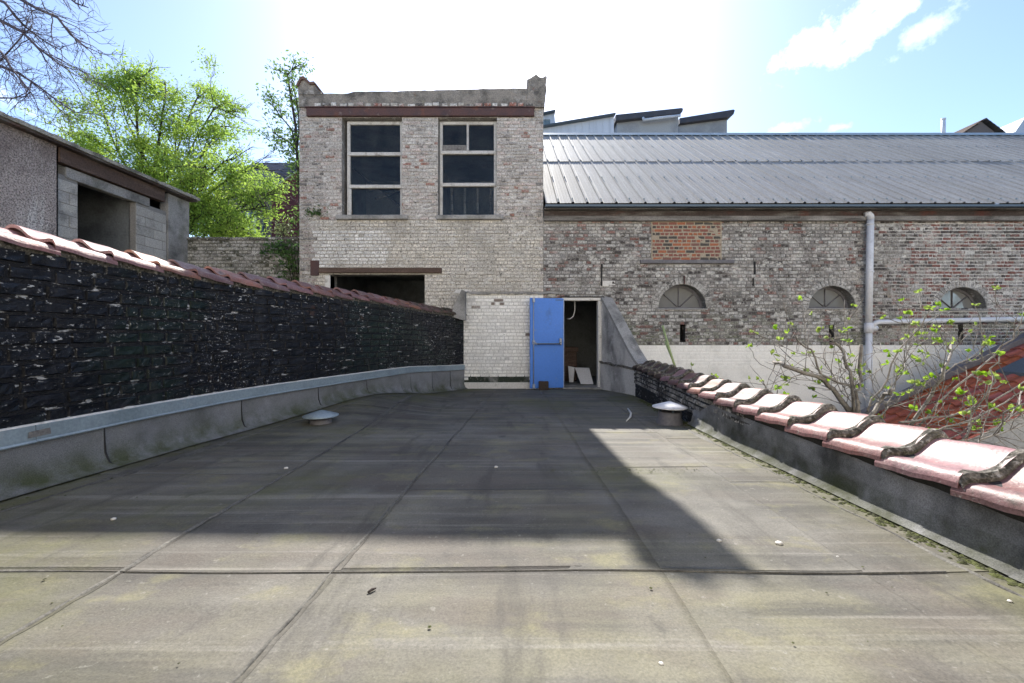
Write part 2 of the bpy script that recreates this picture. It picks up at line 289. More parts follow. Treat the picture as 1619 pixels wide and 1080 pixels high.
M['inside'] = pm('dim_interior', (0.17, 0.18, 0.18), 0.9, [((0.08, 0.085, 0.085), 2, 0.45, 0.65, 0.7)], (30, 0.2), None)
M['insidefloor'] = pm('dusty_floor', (0.20, 0.19, 0.175), 0.9, (), (30, 0.3), None)
M['glass'] = glass_mat('window_glass', (0.8, 0.85, 0.85), 1, 0.03)
M['dustyglass'] = glass_mat('dusty_glass', (0.3, 0.31, 0.31), 1, 0.9)
M['leaf'] = pm('spring_leaf', (0.27, 0.41, 0.07), 0.6, [((0.38, 0.50, 0.09), 0.8, 0.4, 0.65, 0.8)], None, None, trans=0.6, spec=0.3)
M['leafb'] = pm('young_bright_leaf', (0.27, 0.40, 0.05), 0.55, (), None, None, trans=0.5, spec=0.3, rnd=0.2)
M['leafd'] = pm('dark_leaf', (0.075, 0.145, 0.045), 0.6, [((0.10, 0.17, 0.04), 2.5, 0.45, 0.65, 0.8)], None, None, trans=0.35, spec=0.3)
M['leafm'] = pm('mid_green_leaf', (0.13, 0.22, 0.06), 0.6, [((0.20, 0.30, 0.07), 2.5, 0.45, 0.65, 0.8)], None, None, trans=0.5, spec=0.3)
M['bark'] = pm('dark_bark', (0.045, 0.035, 0.032), 0.9, (), (50, 0.4), (30, 0.5, 0.01))
M['barkp'] = pm('purple_grey_bark', (0.085, 0.07, 0.085), 0.9, (), (50, 0.3), None)
M['barkg'] = pm('grey_shrub_bark', (0.23, 0.212, 0.19), 0.85, [((0.08, 0.065, 0.055), 14, 0.45, 0.65, 0.7)], (60, 0.3), (60, 0.4, 0.005))
M['redtile'] = pm('orange_red_roof_tile', (0.33, 0.085, 0.045), 0.7, [((0.21, 0.05, 0.03), 2.5, 0.48, 0.68, 0.7)], (50, 0.3), (40, 0.3, 0.01), rnd=0.18)
M['lead'] = pm('lead_flashing', (0.13, 0.125, 0.135), 0.6, [((0.22, 0.21, 0.22), 4, 0.5, 0.7, 0.6)], (40, 0.2), (20, 0.3, 0.01))
M['slate'] = pm('dark_slate', (0.045, 0.045, 0.055), 0.6, [((0.08, 0.075, 0.08), 2, 0.5, 0.7, 0.7)], (40, 0.4), (14, 0.6, 0.03), rnd=0.2)
M['plum'] = pm('plum_brick_wall', (0.13, 0.035, 0.042), 0.85, [((0.09, 0.03, 0.04), 1.5, 0.45, 0.65, 0.7)], (30, 0.35), (20, 0.4, 0.02))
M['greywall'] = pm('grey_brick_wall', (0.17, 0.14, 0.13), 0.9, (), (25, 0.35), (20, 0.4, 0.02))
M['clad'] = pm('pale_cladding', (0.55, 0.58, 0.64), 0.5, [((0.45, 0.48, 0.54), 0.8, 0.45, 0.65, 0.6, (6, 1, 0.3))], (20, 0.08), None)
M['cladgrey'] = pm('grey_render', (0.36, 0.36, 0.36), 0.9, [((0.22, 0.22, 0.23), 0.7, 0.45, 0.65, 0.7)], (20, 0.2), None)
M['dirt'] = pm('yard_ground', (0.13, 0.12, 0.10), 0.95, [((0.07, 0.08, 0.04), 0.4, 0.45, 0.65, 0.8)], (10, 0.3), (8, 0.5, 0.03))
M['cane'] = pm('green_cane', (0.30, 0.36, 0.16), 0.6, (), (40, 0.2), None)
M['moss'] = pm('moss', (0.075, 0.085, 0.025), 0.95, [((0.03, 0.03, 0.018), 20, 0.45, 0.6, 0.8)], (60, 0.4), (60, 0.8, 0.01))
M['stone'] = pm('pale_pebble', (0.52, 0.50, 0.46), 0.8, (), (60, 0.3), (60, 0.5, 0.005))
# ---------------------------------------------------------------- helpers: the place
FY = 8.75                                         # the street of facades stands here, square to the view
FX = lambda px: (px - CX) / 72.0
FZ = lambda py: CAMZ + (HY - py) / 72.0
def at(px, py, Y): return Vector(((px - CX) / FPX * Y, Y, CAMZ + (HY - py) / FPX * Y))
def nz2(x, y, s=1.0, k=0.0): return noise.noise(Vector((x * s, y * s, k)))
def smooth(a, b, x):
    t = max(0, min(1, (x - a) / (b - a))); return t * t * (3 - 2 * t)
def floor_z(x, y):
    z = 0.37 - 0.04 * y
    z += 0.17 * math.exp(-((y - 6.1) / 1.35) ** 2) * smooth(-0.9, -2.2, x)      # the deck has lifted towards the bend of the wall
    z += 0.006 * nz2(x, y, 1.1, 3)
    return z
class Path:
    def __init__(s, ctrl, step=0.03):
        c = [Vector(p) for p in ctrl]; c = [c[0] * 2 - c[1]] + c + [c[-1] * 2 - c[-2]]
        pts = []
        for i in range(1, len(c) - 2):
            for k in range(24):
                t = k / 24; a, b, d, e = c[i - 1], c[i], c[i + 1], c[i + 2]
                pts.append(0.5 * ((2 * b) + (d - a) * t + (2 * a - 5 * b + 4 * d - e) * t * t + (3 * b - a - 3 * d + e) * t ** 3))
        pts.append(c[-2]); s.p = pts; s.s = [0]
        for i in range(1, len(pts)): s.s.append(s.s[-1] + (pts[i] - pts[i - 1]).length)
        s.L = s.s[-1]
    def at(s, q):
        q = max(0, min(s.L - 1e-6, q)); i = 0
        lo, hi = 0, len(s.s) - 1
        while hi - lo > 1:
            m = (lo + hi) // 2
            if s.s[m] <= q: lo = m
            else: hi = m
        t = (q - s.s[lo]) / (s.s[lo + 1] - s.s[lo]); p = s.p[lo].lerp(s.p[lo + 1], t)
        d = (s.p[min(lo + 2, len(s.p) - 1)] - s.p[max(lo - 1, 0)]).normalized()
        return p, d
    def s_of_y(s, y):
        for i in range(1, len(s.p)):
            if s.p[i].y >= y: return s.s[i]
        return s.L
def brick(mb, O, U, V, N, a, b, c, d, proud, col, e=0.007, j=0.003, back=0.014):
    g = lambda: R.uniform(-j, j)
    vs = [O + U * x + V * z - N * back for x, z in ((a, c), (b, c), (b, d), (a, d))]
    vs += [O + U * (x + g()) + V * (z + g()) + N * (proud + g() * 0.6) for x, z in ((a + e, c + e), (b - e, c + e), (b - e, d - e), (a + e, d - e))]
    fs = [(4, 5, 6, 7), (0, 1, 5, 4), (1, 2, 6, 5), (2, 3, 7, 6), (3, 0, 4, 7)]
    mb.poly(vs, fs, col)
def courses(x0, x1, z0, z1, h, L, blocked, joint=0.011):
    """brick slots in cross bond; blocked(z) gives the x intervals that are not wall at that height"""
    n = int(round((z1 - z0) / h)); h = (z1 - z0) / n; out = []
    for r in range(n):
        za, zb = z0 + r * h + joint / 2, z0 + (r + 1) * h - joint / 2
        segs = [(x0, x1)]
        for lo, hi in blocked((za + zb) / 2):
            new = []
            for s0, s1 in segs:
                if hi <= s0 or lo >= s1: new.append((s0, s1)); continue
                if lo > s0: new.append((s0, lo))
                if hi < s1: new.append((hi, s1))
            segs = new
        bl = L if r % 2 == 0 else L / 2
        for s0, s1 in segs:
            x = math.floor(s0 / bl) * bl - (0.25 * L if r % 2 else (0 if r % 4 else 0.5 * L)) + R.uniform(-.012, .012)
            while x < s1:
                w = bl * R.uniform(0.92, 1.08); vj = R.choice((.002, .003, .005)); a, b = max(x + vj, s0), min(x + w - vj, s1)
                if b - a > 0.022: out.append((a, b, za, zb))
                x += w
    return out
X3, Y3, Z3 = Vector((1, 0, 0)), Vector((0, 1, 0)), Vector((0, 0, 1))
# ================================================================ THE SETTING
g = MB(); g.face([(-900, -400, -2.2), (900, -400, -2.2), (900, 1800, -2.2), (-900, 1800, -2.2)])
tag(g.build('ground', M['dirt']), kind='structure')
g = MB(); g.box(-14, 14, -8.5, -3.4, -2.2, 7.5)           # unseen house assumed behind the viewpoint, added to bounce warm sunlight onto the facades
for k in range(6):
    for z in (0.8, 3.9): g.box(-11.6 + k * 4.2, -10.2 + k * 4.2, -3.45, -3.39, z, z + 1.7)
tag(g.build('unseen_rear_house', pm('cream_render', (0.80, 0.745, 0.64), 0.9, (), (20, 0.1), None)), kind='structure')
# walls that bound the terrace
LEFT = Path([(-2.96, -2.6), (-2.95, 0), (-2.92, 2), (-2.9, 3), (-2.82, 4), (-2.55, 5), (-2.2, 6.05), (-1.70, 7.5), (-1.28, 8.4), (-1.06, 8.73)])
RIGHT = Path([(1.72, -2.6), (1.82, 0), (1.885, 1.49), (1.925, 2.46), (2.0, 3.9), (2.10, 5.0), (2.2, 6.2), (2.3, 7.5)])
def left_x(y):
    return LEFT.at(LEFT.s_of_y(y))[0].x
def right_x(y):
    if y > 7.5: return 2.3 - (y - 7.5) / 1.25 * 0.36
    return RIGHT.at(RIGHT.s_of_y(y))[0].x
LX = [left_x(i * 0.05 - 2.5) for i in range(240)]; RX = [right_x(i * 0.05 - 2.5) for i in range(240)]
lx = lambda y: LX[max(0, min(239, int((y + 2.5) / 0.05)))]; rx = lambda y: RX[max(0, min(239, int((y + 2.5) / 0.05)))]
g = MB()                                          # deck: the slab the sheets are stuck on, down to the yard
ys = [-2.5 + k * 0.25 for k in range(46)]
for k in range(45):
    a, b = ys[k], min(ys[k + 1], FY - 0.01)
    if a >= b: continue
    g.face([(lx(a) - .1, a, floor_z(-1, a) - .06), (rx(a) + .1, a, floor_z(0, a) - .06), (rx(b) + .1, b, floor_z(0, b) - .06), (lx(b) - .1, b, floor_z(-1, b) - .06)])
g.box(-3.2, 2.3, -2.6, -2.5, -2.2, 0.4)
deck = tag(g.build('terrace_roof', M['bead']), kind='structure')
SEAM_X = [-4.2, -1.52, -0.68, 0.52, 1.30, 3.2]
SEAM_Y = [-2.5, 0.2, 1.49, 2.67, 3.9, 5.3, 6.9, FY]
def seam_x(i, y):
    if i in (0, 5): return SEAM_X[i]
    return SEAM_X[i] + (-0.06, 0.045, 0.01, 0.06)[i - 1] * (y - 2) * (0.6 if i == 1 else 1) + 0.012 * nz2(i, y, 1.7)
def ripple(x, y):
    w = 0.16 + 0.0; ph = y / w * 2 * math.pi + 1.6 * nz2(x, y, 0.5, 7)
    return 0.0045 * (0.5 + 0.5 * math.sin(ph)) ** 3 * smooth(-.25, .35, nz2(x, y, 0.8, 2) + 0.25)
for i in range(5):
    for j in range(7):
        y0, y1 = [SEAM_Y[q] + (0 if q in (0, 7) else (.02 * (i % 2) if q == 2 else (0, .35, -.3, .15, -.15)[i])) for q in (j, j + 1)]; ny = max(8, int((y1 - y0) / (0.022 if y0 < 4 else 0.035)))
        if y0 < -1: ny = 20
        nx = 34 if i in (0, 4) else 26
        sh = [R.uniform(-.03, .03) if 0 < q < 7 else 0 for q in (j, j + 1)]
        vs = []; moss = []
        for b in range(ny + 1):
            for a in range(nx + 1):
                v = b / ny; u = a / nx; yb = y0 + (y1 - y0) * v
                xa, xb = max(seam_x(i, yb), lx(yb) + 0.02), min(seam_x(i + 1, yb) + (0.05 if i < 4 else 0), rx(yb) - 0.02)
                x = xa + (xb - xa) * u
                y = yb + (0.012 * nz2(x, j if v == 0 else j + 1, 1.3, 5) if v in (0, 1) and 0 < j + v < 7 else 0)
                if v == 1 and j < 6: y += 0.05
                z = floor_z(x, y) + ripple(x, y) + 0.0014 * u + 0.0012 * (1 - v) + 0.0006 * ((i + j) % 2)
                vs.append((x, y, z))
                dl, dr = x - lx(y), rx(y) - x
                mm = 0.95 * math.exp(-(max(dl, 0) / 0.28) ** 1.4) + 0.75 * math.exp(-(max(dr, 0) / 0.20) ** 1.4) + 0.35 * math.exp(-((y - 7.6) / 1.0) ** 2) * smooth(-.4, -2, x)
                mm += 0.7 * smooth(.05, .4, nz2(x, y, 0.7, 12) + (0.10 if x < -.9 else -0.06))
                moss.append(max(0, min(1, mm)))
        fs = [(b * (nx + 1) + a, b * (nx + 1) + a + 1, (b + 1) * (nx + 1) + a + 1, (b + 1) * (nx + 1) + a) for b in range(ny) for a in range(nx)]
        rim = [a for a in range(nx + 1)] + [(b + 1) * (nx + 1) + nx for b in range(ny)] + [ny * (nx + 1) + a for a in range(nx - 1, -1, -1)] + [b * (nx + 1) for b in range(ny - 1, 0, -1)]
        k0 = len(vs)
        for q in rim: vs.append((vs[q][0], vs[q][1], vs[q][2] - 0.012)); moss.append(moss[q])
        nr = len(rim)
        fs += [(rim[q], rim[(q + 1) % nr], k0 + (q + 1) % nr, k0 + q) for q in range(nr)]
        me = bpy.data.meshes.new('roofing_sheet'); me.from_pydata(vs, [], fs); me.materials.append(M['roofing'])
        me.polygons.foreach_set('use_smooth', [k < nx * ny for k in range(len(fs))])
        at_ = me.attributes.new('moss', 'FLOAT', 'POINT'); at_.data.foreach_set('value', moss); me.update()
        link(bpy.data.objects.new('roofing_sheet', me), deck)
def bead(pts, w, name='seam_bead'):
    g = MB(); n = len(pts); vs = []
    for k, (x, y) in enumerate(pts):
        a = Vector(pts[max(k - 1, 0)]); b = Vector(pts[min(k + 1, n - 1)]); t = (b - a).normalized(); p = Vector((t.y, -t.x))
        ww = w * (0.35 + 1.1 * abs(nz2(x * 1.0, y, 4.1, 9)) + 0.5 * max(0, nz2(x, y, 1.1, 4)))
        ww += 0.05 * smooth(.12, .42, nz2(x * .6, y, 0.9, 31))
        z = floor_z(x, y) + 0.0065
        for q, dz in ((-1, -.004), (-.5, .0025), (.5, .0025), (1, -.004)):
            vs.append((x + p.x * ww * q, y + p.y * ww * q, z + dz))
    g.poly(vs, [(k * 4 + c, k * 4 + c + 1, k * 4 + c + 5, k * 4 + c + 4) for k in range(n - 1) for c in range(3)], None, True)
    g.build(name, M['bead'], deck)
for i, w in ((1, .012), (2, .010)):
    bead([(seam_x(i, y) + 0.03 + 0.01 * nz2(y, i, 3), y) for y in [0.6 + 0.05 * k for k in range(int((8.4 if i < 3 else 5.5) / 0.05))]], w)
for j, w in ((2, .0025),):
    y = SEAM_Y[j]; bead([(x, y + 0.012 * nz2(x, j, 1.3, 5)) for x in [lx(y) + 0.3 + 0.05 * k for k in range(int((rx(y) - lx(y) - 0.5) / 0.05))]], w)
bead([(rx(y) - 0.17 + 0.012 * nz2(y, 3, 2), y) for y in [0.5 + 0.05 * k for k in range(100)]], .006)
bead([(lx(y) + 0.30 + 0.012 * nz2(y, 8, 2), y) for y in [1.2 + 0.05 * k for k in range(110)]], .005)
# ---------------------------------------------------------------- coping tile
PROF = [(-.05, -.038), (-.043, -.014), (-.028, .002), (-.005, .008), (.03, .002), (.075, -.010), (.12, -.010), (.16, .004), (.195, .030), (.23, .056), (.262, .069), (.295, .066), (.325, .044), (.345, .012)]
def prof(k, lift):
    t, z = PROF[k]; return t * 0.84, z * 0.82 + t * 0.15 + lift
def tile_mesh(mat, L=0.39, th=0.021):
    g = MB(); n = len(PROF) - 1
    def top(u, v):
        k = int(round(u * n)); t, z = prof(k, 0.038 * (1 - v) + 0.004 * math.sin(v * 9 + k)); return (t, v * L, z)
    def bot(u, v):
        x, y, z = top(u, v); return (x, y, z - th)
    g.grid(top, n, 4); g.grid(lambda u, v: bot(1 - u, v), n, 4)
    for v in (0, 1):
        for k in range(n):
            q = [top(k / n, v), top((k + 1) / n, v), bot((k + 1) / n, v), bot(k / n, v)]; g.face(q if v else q[::-1])
    for u in (0, 1):
        for k in range(4): g.face([top(u, k / 4), top(u, (k + 1) / 4), bot(u, (k + 1) / 4), bot(u, k / 4)])
    return g.mesh('coping_tile', mat)
def bed_mesh():
    g = MB(); n = len(PROF) - 1
    def ring(y, dz): return [(prof(k, 0.038)[0] * (0.985) + 0.002, y + 0.006 * nz2(k, y, 3.3), prof(k, 0.038)[1] + dz + 0.006 * nz2(k, y * 9, 1.9, dz)) for k in range(n + 1)]
    A, B, C_, D = ring(-0.014, -0.060), ring(-0.018, -0.016), ring(-0.004, 0.002), ring(0.022, 0.003)
    for p, q in ((A, B), (B, C_), (C_, D)):
        for k in range(n): g.face([p[k], p[k + 1], q[k + 1], q[k]], None, True)
    return g.mesh('bedding_mortar', M['bed'])
TILE, TILED, BED = tile_mesh(M['tile']), tile_mesh(M['tiledark']), bed_mesh()
def tile_matrix(p, t, nrm, z, tilt=0.0):
    """local x runs from the front edge back over the wall, y along the wall away from the camera"""
    back = -nrm
    m = Matrix(((back.x, t.x, 0, p.x), (back.y, t.y, 0, p.y), (0, 0, 1, z), (0, 0, 0, 1)))
    return m @ Matrix.Rotation(tilt, 4, 'Y')
# ---------------------------------------------------------------- black wall on the left
bw = thing('boundary_wall', 'black painted brick wall with pink coping tiles curving along the left of the terrace', 'wall', (-2.95, 1, -2.2))
def wall_ribbon(path, s0, s1, nside, zfun, thick, mat, name, parent, step=0.12):
    n = int((s1 - s0) / step); g = MB(); ring = []
    for k in range(n + 1):
        p, t = path.at(s0 + (s1 - s0) * k / n); nr = Vector((t.y, -t.x)) * nside
        zt = zfun(s0 + (s1 - s0) * k / n); b = p - nr * thick
        ring.append([(p.x, p.y, -2.2), (p.x, p.y, zt), (b.x, b.y, zt + thick * 0.10), (b.x, b.y, -2.2)])
    for k in range(n):
        for c in range(3): g.face([ring[k][c], ring[k + 1][c], ring[k + 1][c + 1], ring[k][c + 1]])
    g.face(ring[0]); g.face(ring[-1][::-1])
    return g.build(name, mat, parent)
Lend = LEFT.L
def top_left(s): return 1.715 - 0.10 * smooth(Lend - 3.2, Lend, s)
wall_ribbon(LEFT, 0, Lend, 1, lambda s: top_left(s), 0.30, M['blackjoint'], 'joint_bed', bw)
s_vis = LEFT.s_of_y(1.95); slots = []
ncourse = 12
for r in range(ncourse):
    s = s_vis - 5.0 + R.uniform(0, .1) + (0.12 if r % 2 else 0)
    while s < Lend - 0.02:
        w = R.choice((0.225, 0.235, 0.245, 0.12)) * R.uniform(0.95, 1.05); w = min(w, Lend - s)
        slots.append((s, w, r)); s += w
def black_brick(g, s, w, r):
    zt = top_left(s); z0 = 0.55; h = (zt - z0) / ncourse
    p, t = LEFT.at(s + w / 2); nr = Vector((t.y, -t.x, 0)); O = Vector((p.x, p.y, 0)); U = Vector((t.x, t.y, 0))
    za, zb = z0 + r * h + 0.008 + R.uniform(-.003, .003), z0 + (r + 1) * h - 0.008 + R.uniform(-.003, .003)
    a, b = -w / 2 + 0.007, w / 2 - 0.007
    nx_, nz_ = 4, 2; dep = R.uniform(0.008, 0.017)
    vs = [O + U * a + Z3 * za - nr * .012, O + U * b + Z3 * za - nr * .012, O + U * b + Z3 * zb - nr * .012, O + U * a + Z3 * zb - nr * .012]
    e = 0.010
    for q in range(nz_ + 1):
        for k in range(nx_ + 1):
            vs.append(O + U * (a + e + (b - a - 2 * e) * k / nx_ + R.uniform(-.004, .004)) + Z3 * (za + e + (zb - za - 2 * e) * q / nz_ + R.uniform(-.003, .003)) + nr * (dep + R.uniform(-.003, .003)))
    f = lambda k, q: 4 + q * (nx_ + 1) + k
    fs = [(f(k, q), f(k + 1, q), f(k + 1, q + 1), f(k, q + 1)) for q in range(nz_) for k in range(nx_)]
    fs += [(0, 1) + tuple(f(k, 0) for k in range(nx_, -1, -1)), (1, 2) + tuple(f(nx_, q) for q in range(nz_, -1, -1)), (2, 3) + tuple(f(k, nz_) for k in range(nx_ + 1)), (3, 0) + tuple(f(0, q) for q in range(nz_ + 1))]
    g.poly(vs, fs)
vis = [q for q in slots if q[0] >= s_vis]; rest = [q for q in slots if q[0] < s_vis] + vis[300:] if False else None
vis.sort(key=lambda q: q[0]); keep, others = vis[:300], vis[300:] + [q for q in slots if q[0] < s_vis]
for q in keep:
    g = MB(); black_brick(g, *q); g.build('brick', M['black'], bw)
g = MB()
for q in others: black_brick(g, *q)
tag(g.build('bricks_beyond', M['black'], bw), kind='stuff')
PITCH = 0.362
k = 0; s = LEFT.s_of_y(-0.5)
while s < Lend - 0.05:
    p, t = LEFT.at(s + PITCH / 2); nr = Vector((t.y, -t.x))
    far = s > Lend - 1.6
    z = top_left(s) + 0.045 + R.uniform(-.006, .006)
    t2 = (t + nr * R.uniform(-.02, .02)).normalized()
    P0 = LEFT.at(s)[0] + nr * 0.012
    inst('coping_tile', TILE if not far else TILED, bw, tile_matrix(P0, t2, nr, z, R.uniform(-.02, .02)))
    s += PITCH
g = MB()                                          # bedding along the front edge under the tiles
n = 160
rows = []
for k in range(n + 1):
    s = LEFT.s_of_y(-0.4) + (Lend - LEFT.s_of_y(-0.4)) * k / n; p, t = LEFT.at(s); nr = Vector((t.y, -t.x)); z = top_left(s); w = 0.02 + 0.012 * nz2(s, 0, 7)
    rows.append([(p.x + nr.x * 0.004, p.y + nr.y * 0.004, z - .03 - .02 * abs(nz2(s, 3, 5))), (p.x + nr.x * w, p.y + nr.y * w, z), (p.x + nr.x * w * .9, p.y + nr.y * w * .9, z + .035), (p.x - nr.x * .1, p.y - nr.y * .1, z + .06)])
for k in range(n):
    for c in range(3): g.face([rows[k][c], rows[k + 1][c], rows[k + 1][c + 1], rows[k][c + 1]], None, True)
g.build('bedding_mortar', M['bed'], bw)
def upstand(path, nside, s0, s1, ztop, mat, parent, name, fillet=0.10, seam=0.018, n=14, wav=0.0):
    rows = []; moss = []
    for k in range(n + 1):
        s = s0 + (s1 - s0) * k / n; p, t = path.at(s); nr = Vector((t.y, -t.x)) * nside
        fz = floor_z(p.x + nr.x * .1, p.y); zt = ztop(s) + wav * nz2(s, 1, 2.6)
        bulge = 0.010 + 0.008 * nz2(s, 2, 1.3) + (seam * 0.4 if k == n else 0)
        row = []
        for o, z, m in ((bulge * .6, zt, 0.0), (bulge + .004, zt - .02, 0.02), (bulge + .006, fz + (zt - fz) * .55, 0.25), (bulge + .012, fz + 0.11, .7), (bulge + fillet * .35, fz + .045, .95), (bulge + fillet, fz + 0.014, 1.0)):
            row.append((p.x + nr.x * o, p.y + nr.y * o, z)); moss.append(max(0, min(1, m + .3 * nz2(s, z, 3))))
        rows.append(row)
    vs = [v for r in rows for v in r]; c = 6
    fs = [(k * c + q, (k + 1) * c + q, (k + 1) * c + q + 1, k * c + q + 1) for k in range(n) for q in range(c - 1)]
    me = bpy.data.meshes.new(name); me.from_pydata(vs, [], fs); me.materials.append(mat); me.polygons.foreach_set('use_smooth', [True] * len(fs))
    at_ = me.attributes.new('moss', 'FLOAT', 'POINT'); at_.data.foreach_set('value', moss); me.update()
    return link(bpy.data.objects.new(name, me), parent)
def strip_top(s): return 0.655 - 0.02 * smooth(0, 3, s - LEFT.s_of_y(1.5)) - 0.085 * smooth(Lend - 2.2, Lend, s)
def px_to_s(px):
    for k in range(2000):
        s = Lend * k / 2000; p = LEFT.at(s)[0]
        if p.y > 0.5 and CX + FPX * p.x / p.y >= px: return s
    return Lend
cuts = [0, LEFT.s_of_y(1.0)] + [px_to_s(x) for x in (160, 379, 501, 578, 633, 648, 682, 711)] + [Lend]
for a, b in zip(cuts, cuts[1:]):
    upstand(LEFT, 1, a + 0.004, b, lambda s: strip_top(s) - 0.06, M['upstand'], bw, 'upstand_panel', 0.12, n=max(6, int((b - a) / .08)))
for c in cuts[2:-1]:
    p, t = LEFT.at(c); nr = Vector((t.y, -t.x)); fz = floor_z(p.x + nr.x * .1, p.y); g = MB()
    g.tube([(p.x + nr.x * o, p.y + nr.y * o, z) for o, z in ((.016, strip_top(c) - .07), (.022, fz + .2), (.028, fz + .11), (.055, fz + .045), (.11, fz + .016))], [.006, .006, .008, .008, .004], 6); g.build('panel_seam', M['iron'], bw)
zc = [0] + [px_to_s(x) for x in (49, 505, 640)] + [Lend]
for i, (a, b) in enumerate(zip(zc, zc[1:])):
    g = MB(); n = max(6, int((b - a) / .1)); rows = []
    for k in range(n + 1):
        s = a + (b - a) * k / n; p, t = LEFT.at(s); nr = Vector((t.y, -t.x)); z = strip_top(s) + 0.004 * nz2(s, 0, 2) + 0.002 * (i % 2)
        off = 0.03 + 0.003 * (i % 2)
        rows.append([(p.x + nr.x * q, p.y + nr.y * q, z + h) for q, h in ((0.004, .012), (off, 0), (off + .002, -.085), (off + .014, -.095), (off + .010, -.102), (0.01, -.095))])
    for k in range(n):
        for c in range(5): g.face([rows[k][c], rows[k + 1][c], rows[k + 1][c + 1], rows[k][c + 1]])
    z_ = g.build('zinc_strip', M['zinc'], bw)
g = MB(); n = 220; rows = []                      # flaking sealant above the zinc
for k in range(n + 1):
    s = LEFT.s_of_y(1.0) + (Lend - LEFT.s_of_y(1.0)) * k / n; p, t = LEFT.at(s); nr = Vector((t.y, -t.x)); z = strip_top(s) + .012
    h = 0.003 + 0.016 * max(0, nz2(s, 0, 9)) * (0.4 + abs(nz2(s, 4, 31)))
    rows.append([(p.x + nr.x * q, p.y + nr.y * q, z + w) for q, w in ((.026, -.008), (.022, h * .5), (.012, h))])
for k in range(n):
    for c in range(2): g.face([rows[k][c], rows[k + 1][c], rows[k + 1][c + 1], rows[k][c + 1]], None, True)
g.build('sealant_line', M['white'], bw)
g = MB(); g.face([(lx(2.2) + .0375, 2.37, .585), (lx(2.2) + .0375, 2.49, .585), (lx(2.2) + .0375, 2.485, .625), (lx(2.2) + .0375, 2.375, .622)])
g.build('worn_sticker', M['greyboard'], bw)
g = MB(); Pw = [(-1.30, 1.60), (-1.05, 1.52), (-1.0, 1.52), (-1.0, 2.14), (-1.07, 2.17), (-1.22, 1.86)]
g.prism(Pw, FY - 0.30, FY - 0.01); g.build('end_buttress', M['cement'], bw)
# ---------------------------------------------------------------- tiled parapet on the right
rp = thing('parapet_wall', 'low parapet capped with pink pantiles bedded in dark mortar along the right edge', 'wall', (2.1, 1, -2.2))
Rend = RIGHT.L
def top_right(s): return 0.545 + 0.03 * smooth(5, Rend, s)
wall_ribbon(RIGHT, 0, Rend, -1, lambda s: top_right(s), 0.32, M['blackjoint'], 'wall_core', rp)
g_far = MB()
for r in range(4):
    s = RIGHT.s_of_y(3.2) + (0.1 if r % 2 else 0)
    while s < Rend - 0.02:
        w = min(R.choice((.2, .2, .11)), Rend - s); p, t = RIGHT.at(s + w / 2)
        nr = Vector((-t.y, t.x, 0)); fz = floor_z(p.x, p.y); zt = top_right(s); h = (zt - 0.30) / 4
        za = 0.30 + r * h
        if za + h > fz:
            g = MB(); c = R.uniform(.03, .08)
            brick(g, Vector((p.x, p.y, 0)), Vector((t.x, t.y, 0)), Z3, nr, -w / 2 + .006, w / 2 - .006, za + .006, za + h - .006, R.uniform(.006, .016), (c, c * .92, c * .85, 0.32))
            g.build('brick', M['brick'], rp)
        s += w
s = RIGHT.s_of_y(-0.9); tiles_r = []
while s < Rend - 0.1:
    p, t = RIGHT.at(s + PITCH / 2); nr = Vector((-t.y, t.x))
    z = top_right(s) + 0.050 + R.uniform(-.006, .006); P0 = RIGHT.at(s)[0] + nr * 0.015
    t2 = (t + nr * R.uniform(-.025, .025)).normalized(); far = p.y > 5.6
    m = tile_matrix(P0, t2, nr, z, R.uniform(-.025, .025))
    tl = inst('coping_tile', TILE if not far else TILED, rp, m)
    inst('bedding_mortar', BED, tl, m)
    s += PITCH
g = MB(); n = 170; rows = []
for k in range(n + 1):
    s = RIGHT.s_of_y(-0.8) + (Rend - RIGHT.s_of_y(-0.8)) * k / n; p, t = RIGHT.at(s); nr = Vector((-t.y, t.x)); z = top_right(s); w = 0.018 + 0.014 * nz2(s, 7, 6)
    rows.append([(p.x + nr.x * .003, p.y + nr.y * .003, z - .035 - .02 * abs(nz2(s, 3, 5))), (p.x + nr.x * w, p.y + nr.y * w, z), (p.x + nr.x * w, p.y + nr.y * w, z + .04), (p.x - nr.x * .12, p.y - nr.y * .12, z + .07)])
for k in range(n):
    for c in range(3): g.face([rows[k][c], rows[k + 1][c], rows[k + 1][c + 1], rows[k][c + 1]], None, True)
g.build('shaded_bedding_strip', M['iron'], rp)  # bedding edge coloured black to stand for the shadow band under the tiles
cuts = [RIGHT.s_of_y(y) for y in (-2.4, -0.4, 1.42, 2.75, 3.75, 4.45)]
for a, b in zip(cuts, cuts[1:]):
    upstand(RIGHT, -1, a + 0.004, b, lambda s: 0.515 - 0.14 * smooth(3.9, 4.4, RIGHT.at(s)[0].y), M['upstandr'], rp, 'upstand_panel', 0.07, n=max(6, int((b - a) / .06)), wav=0.014)
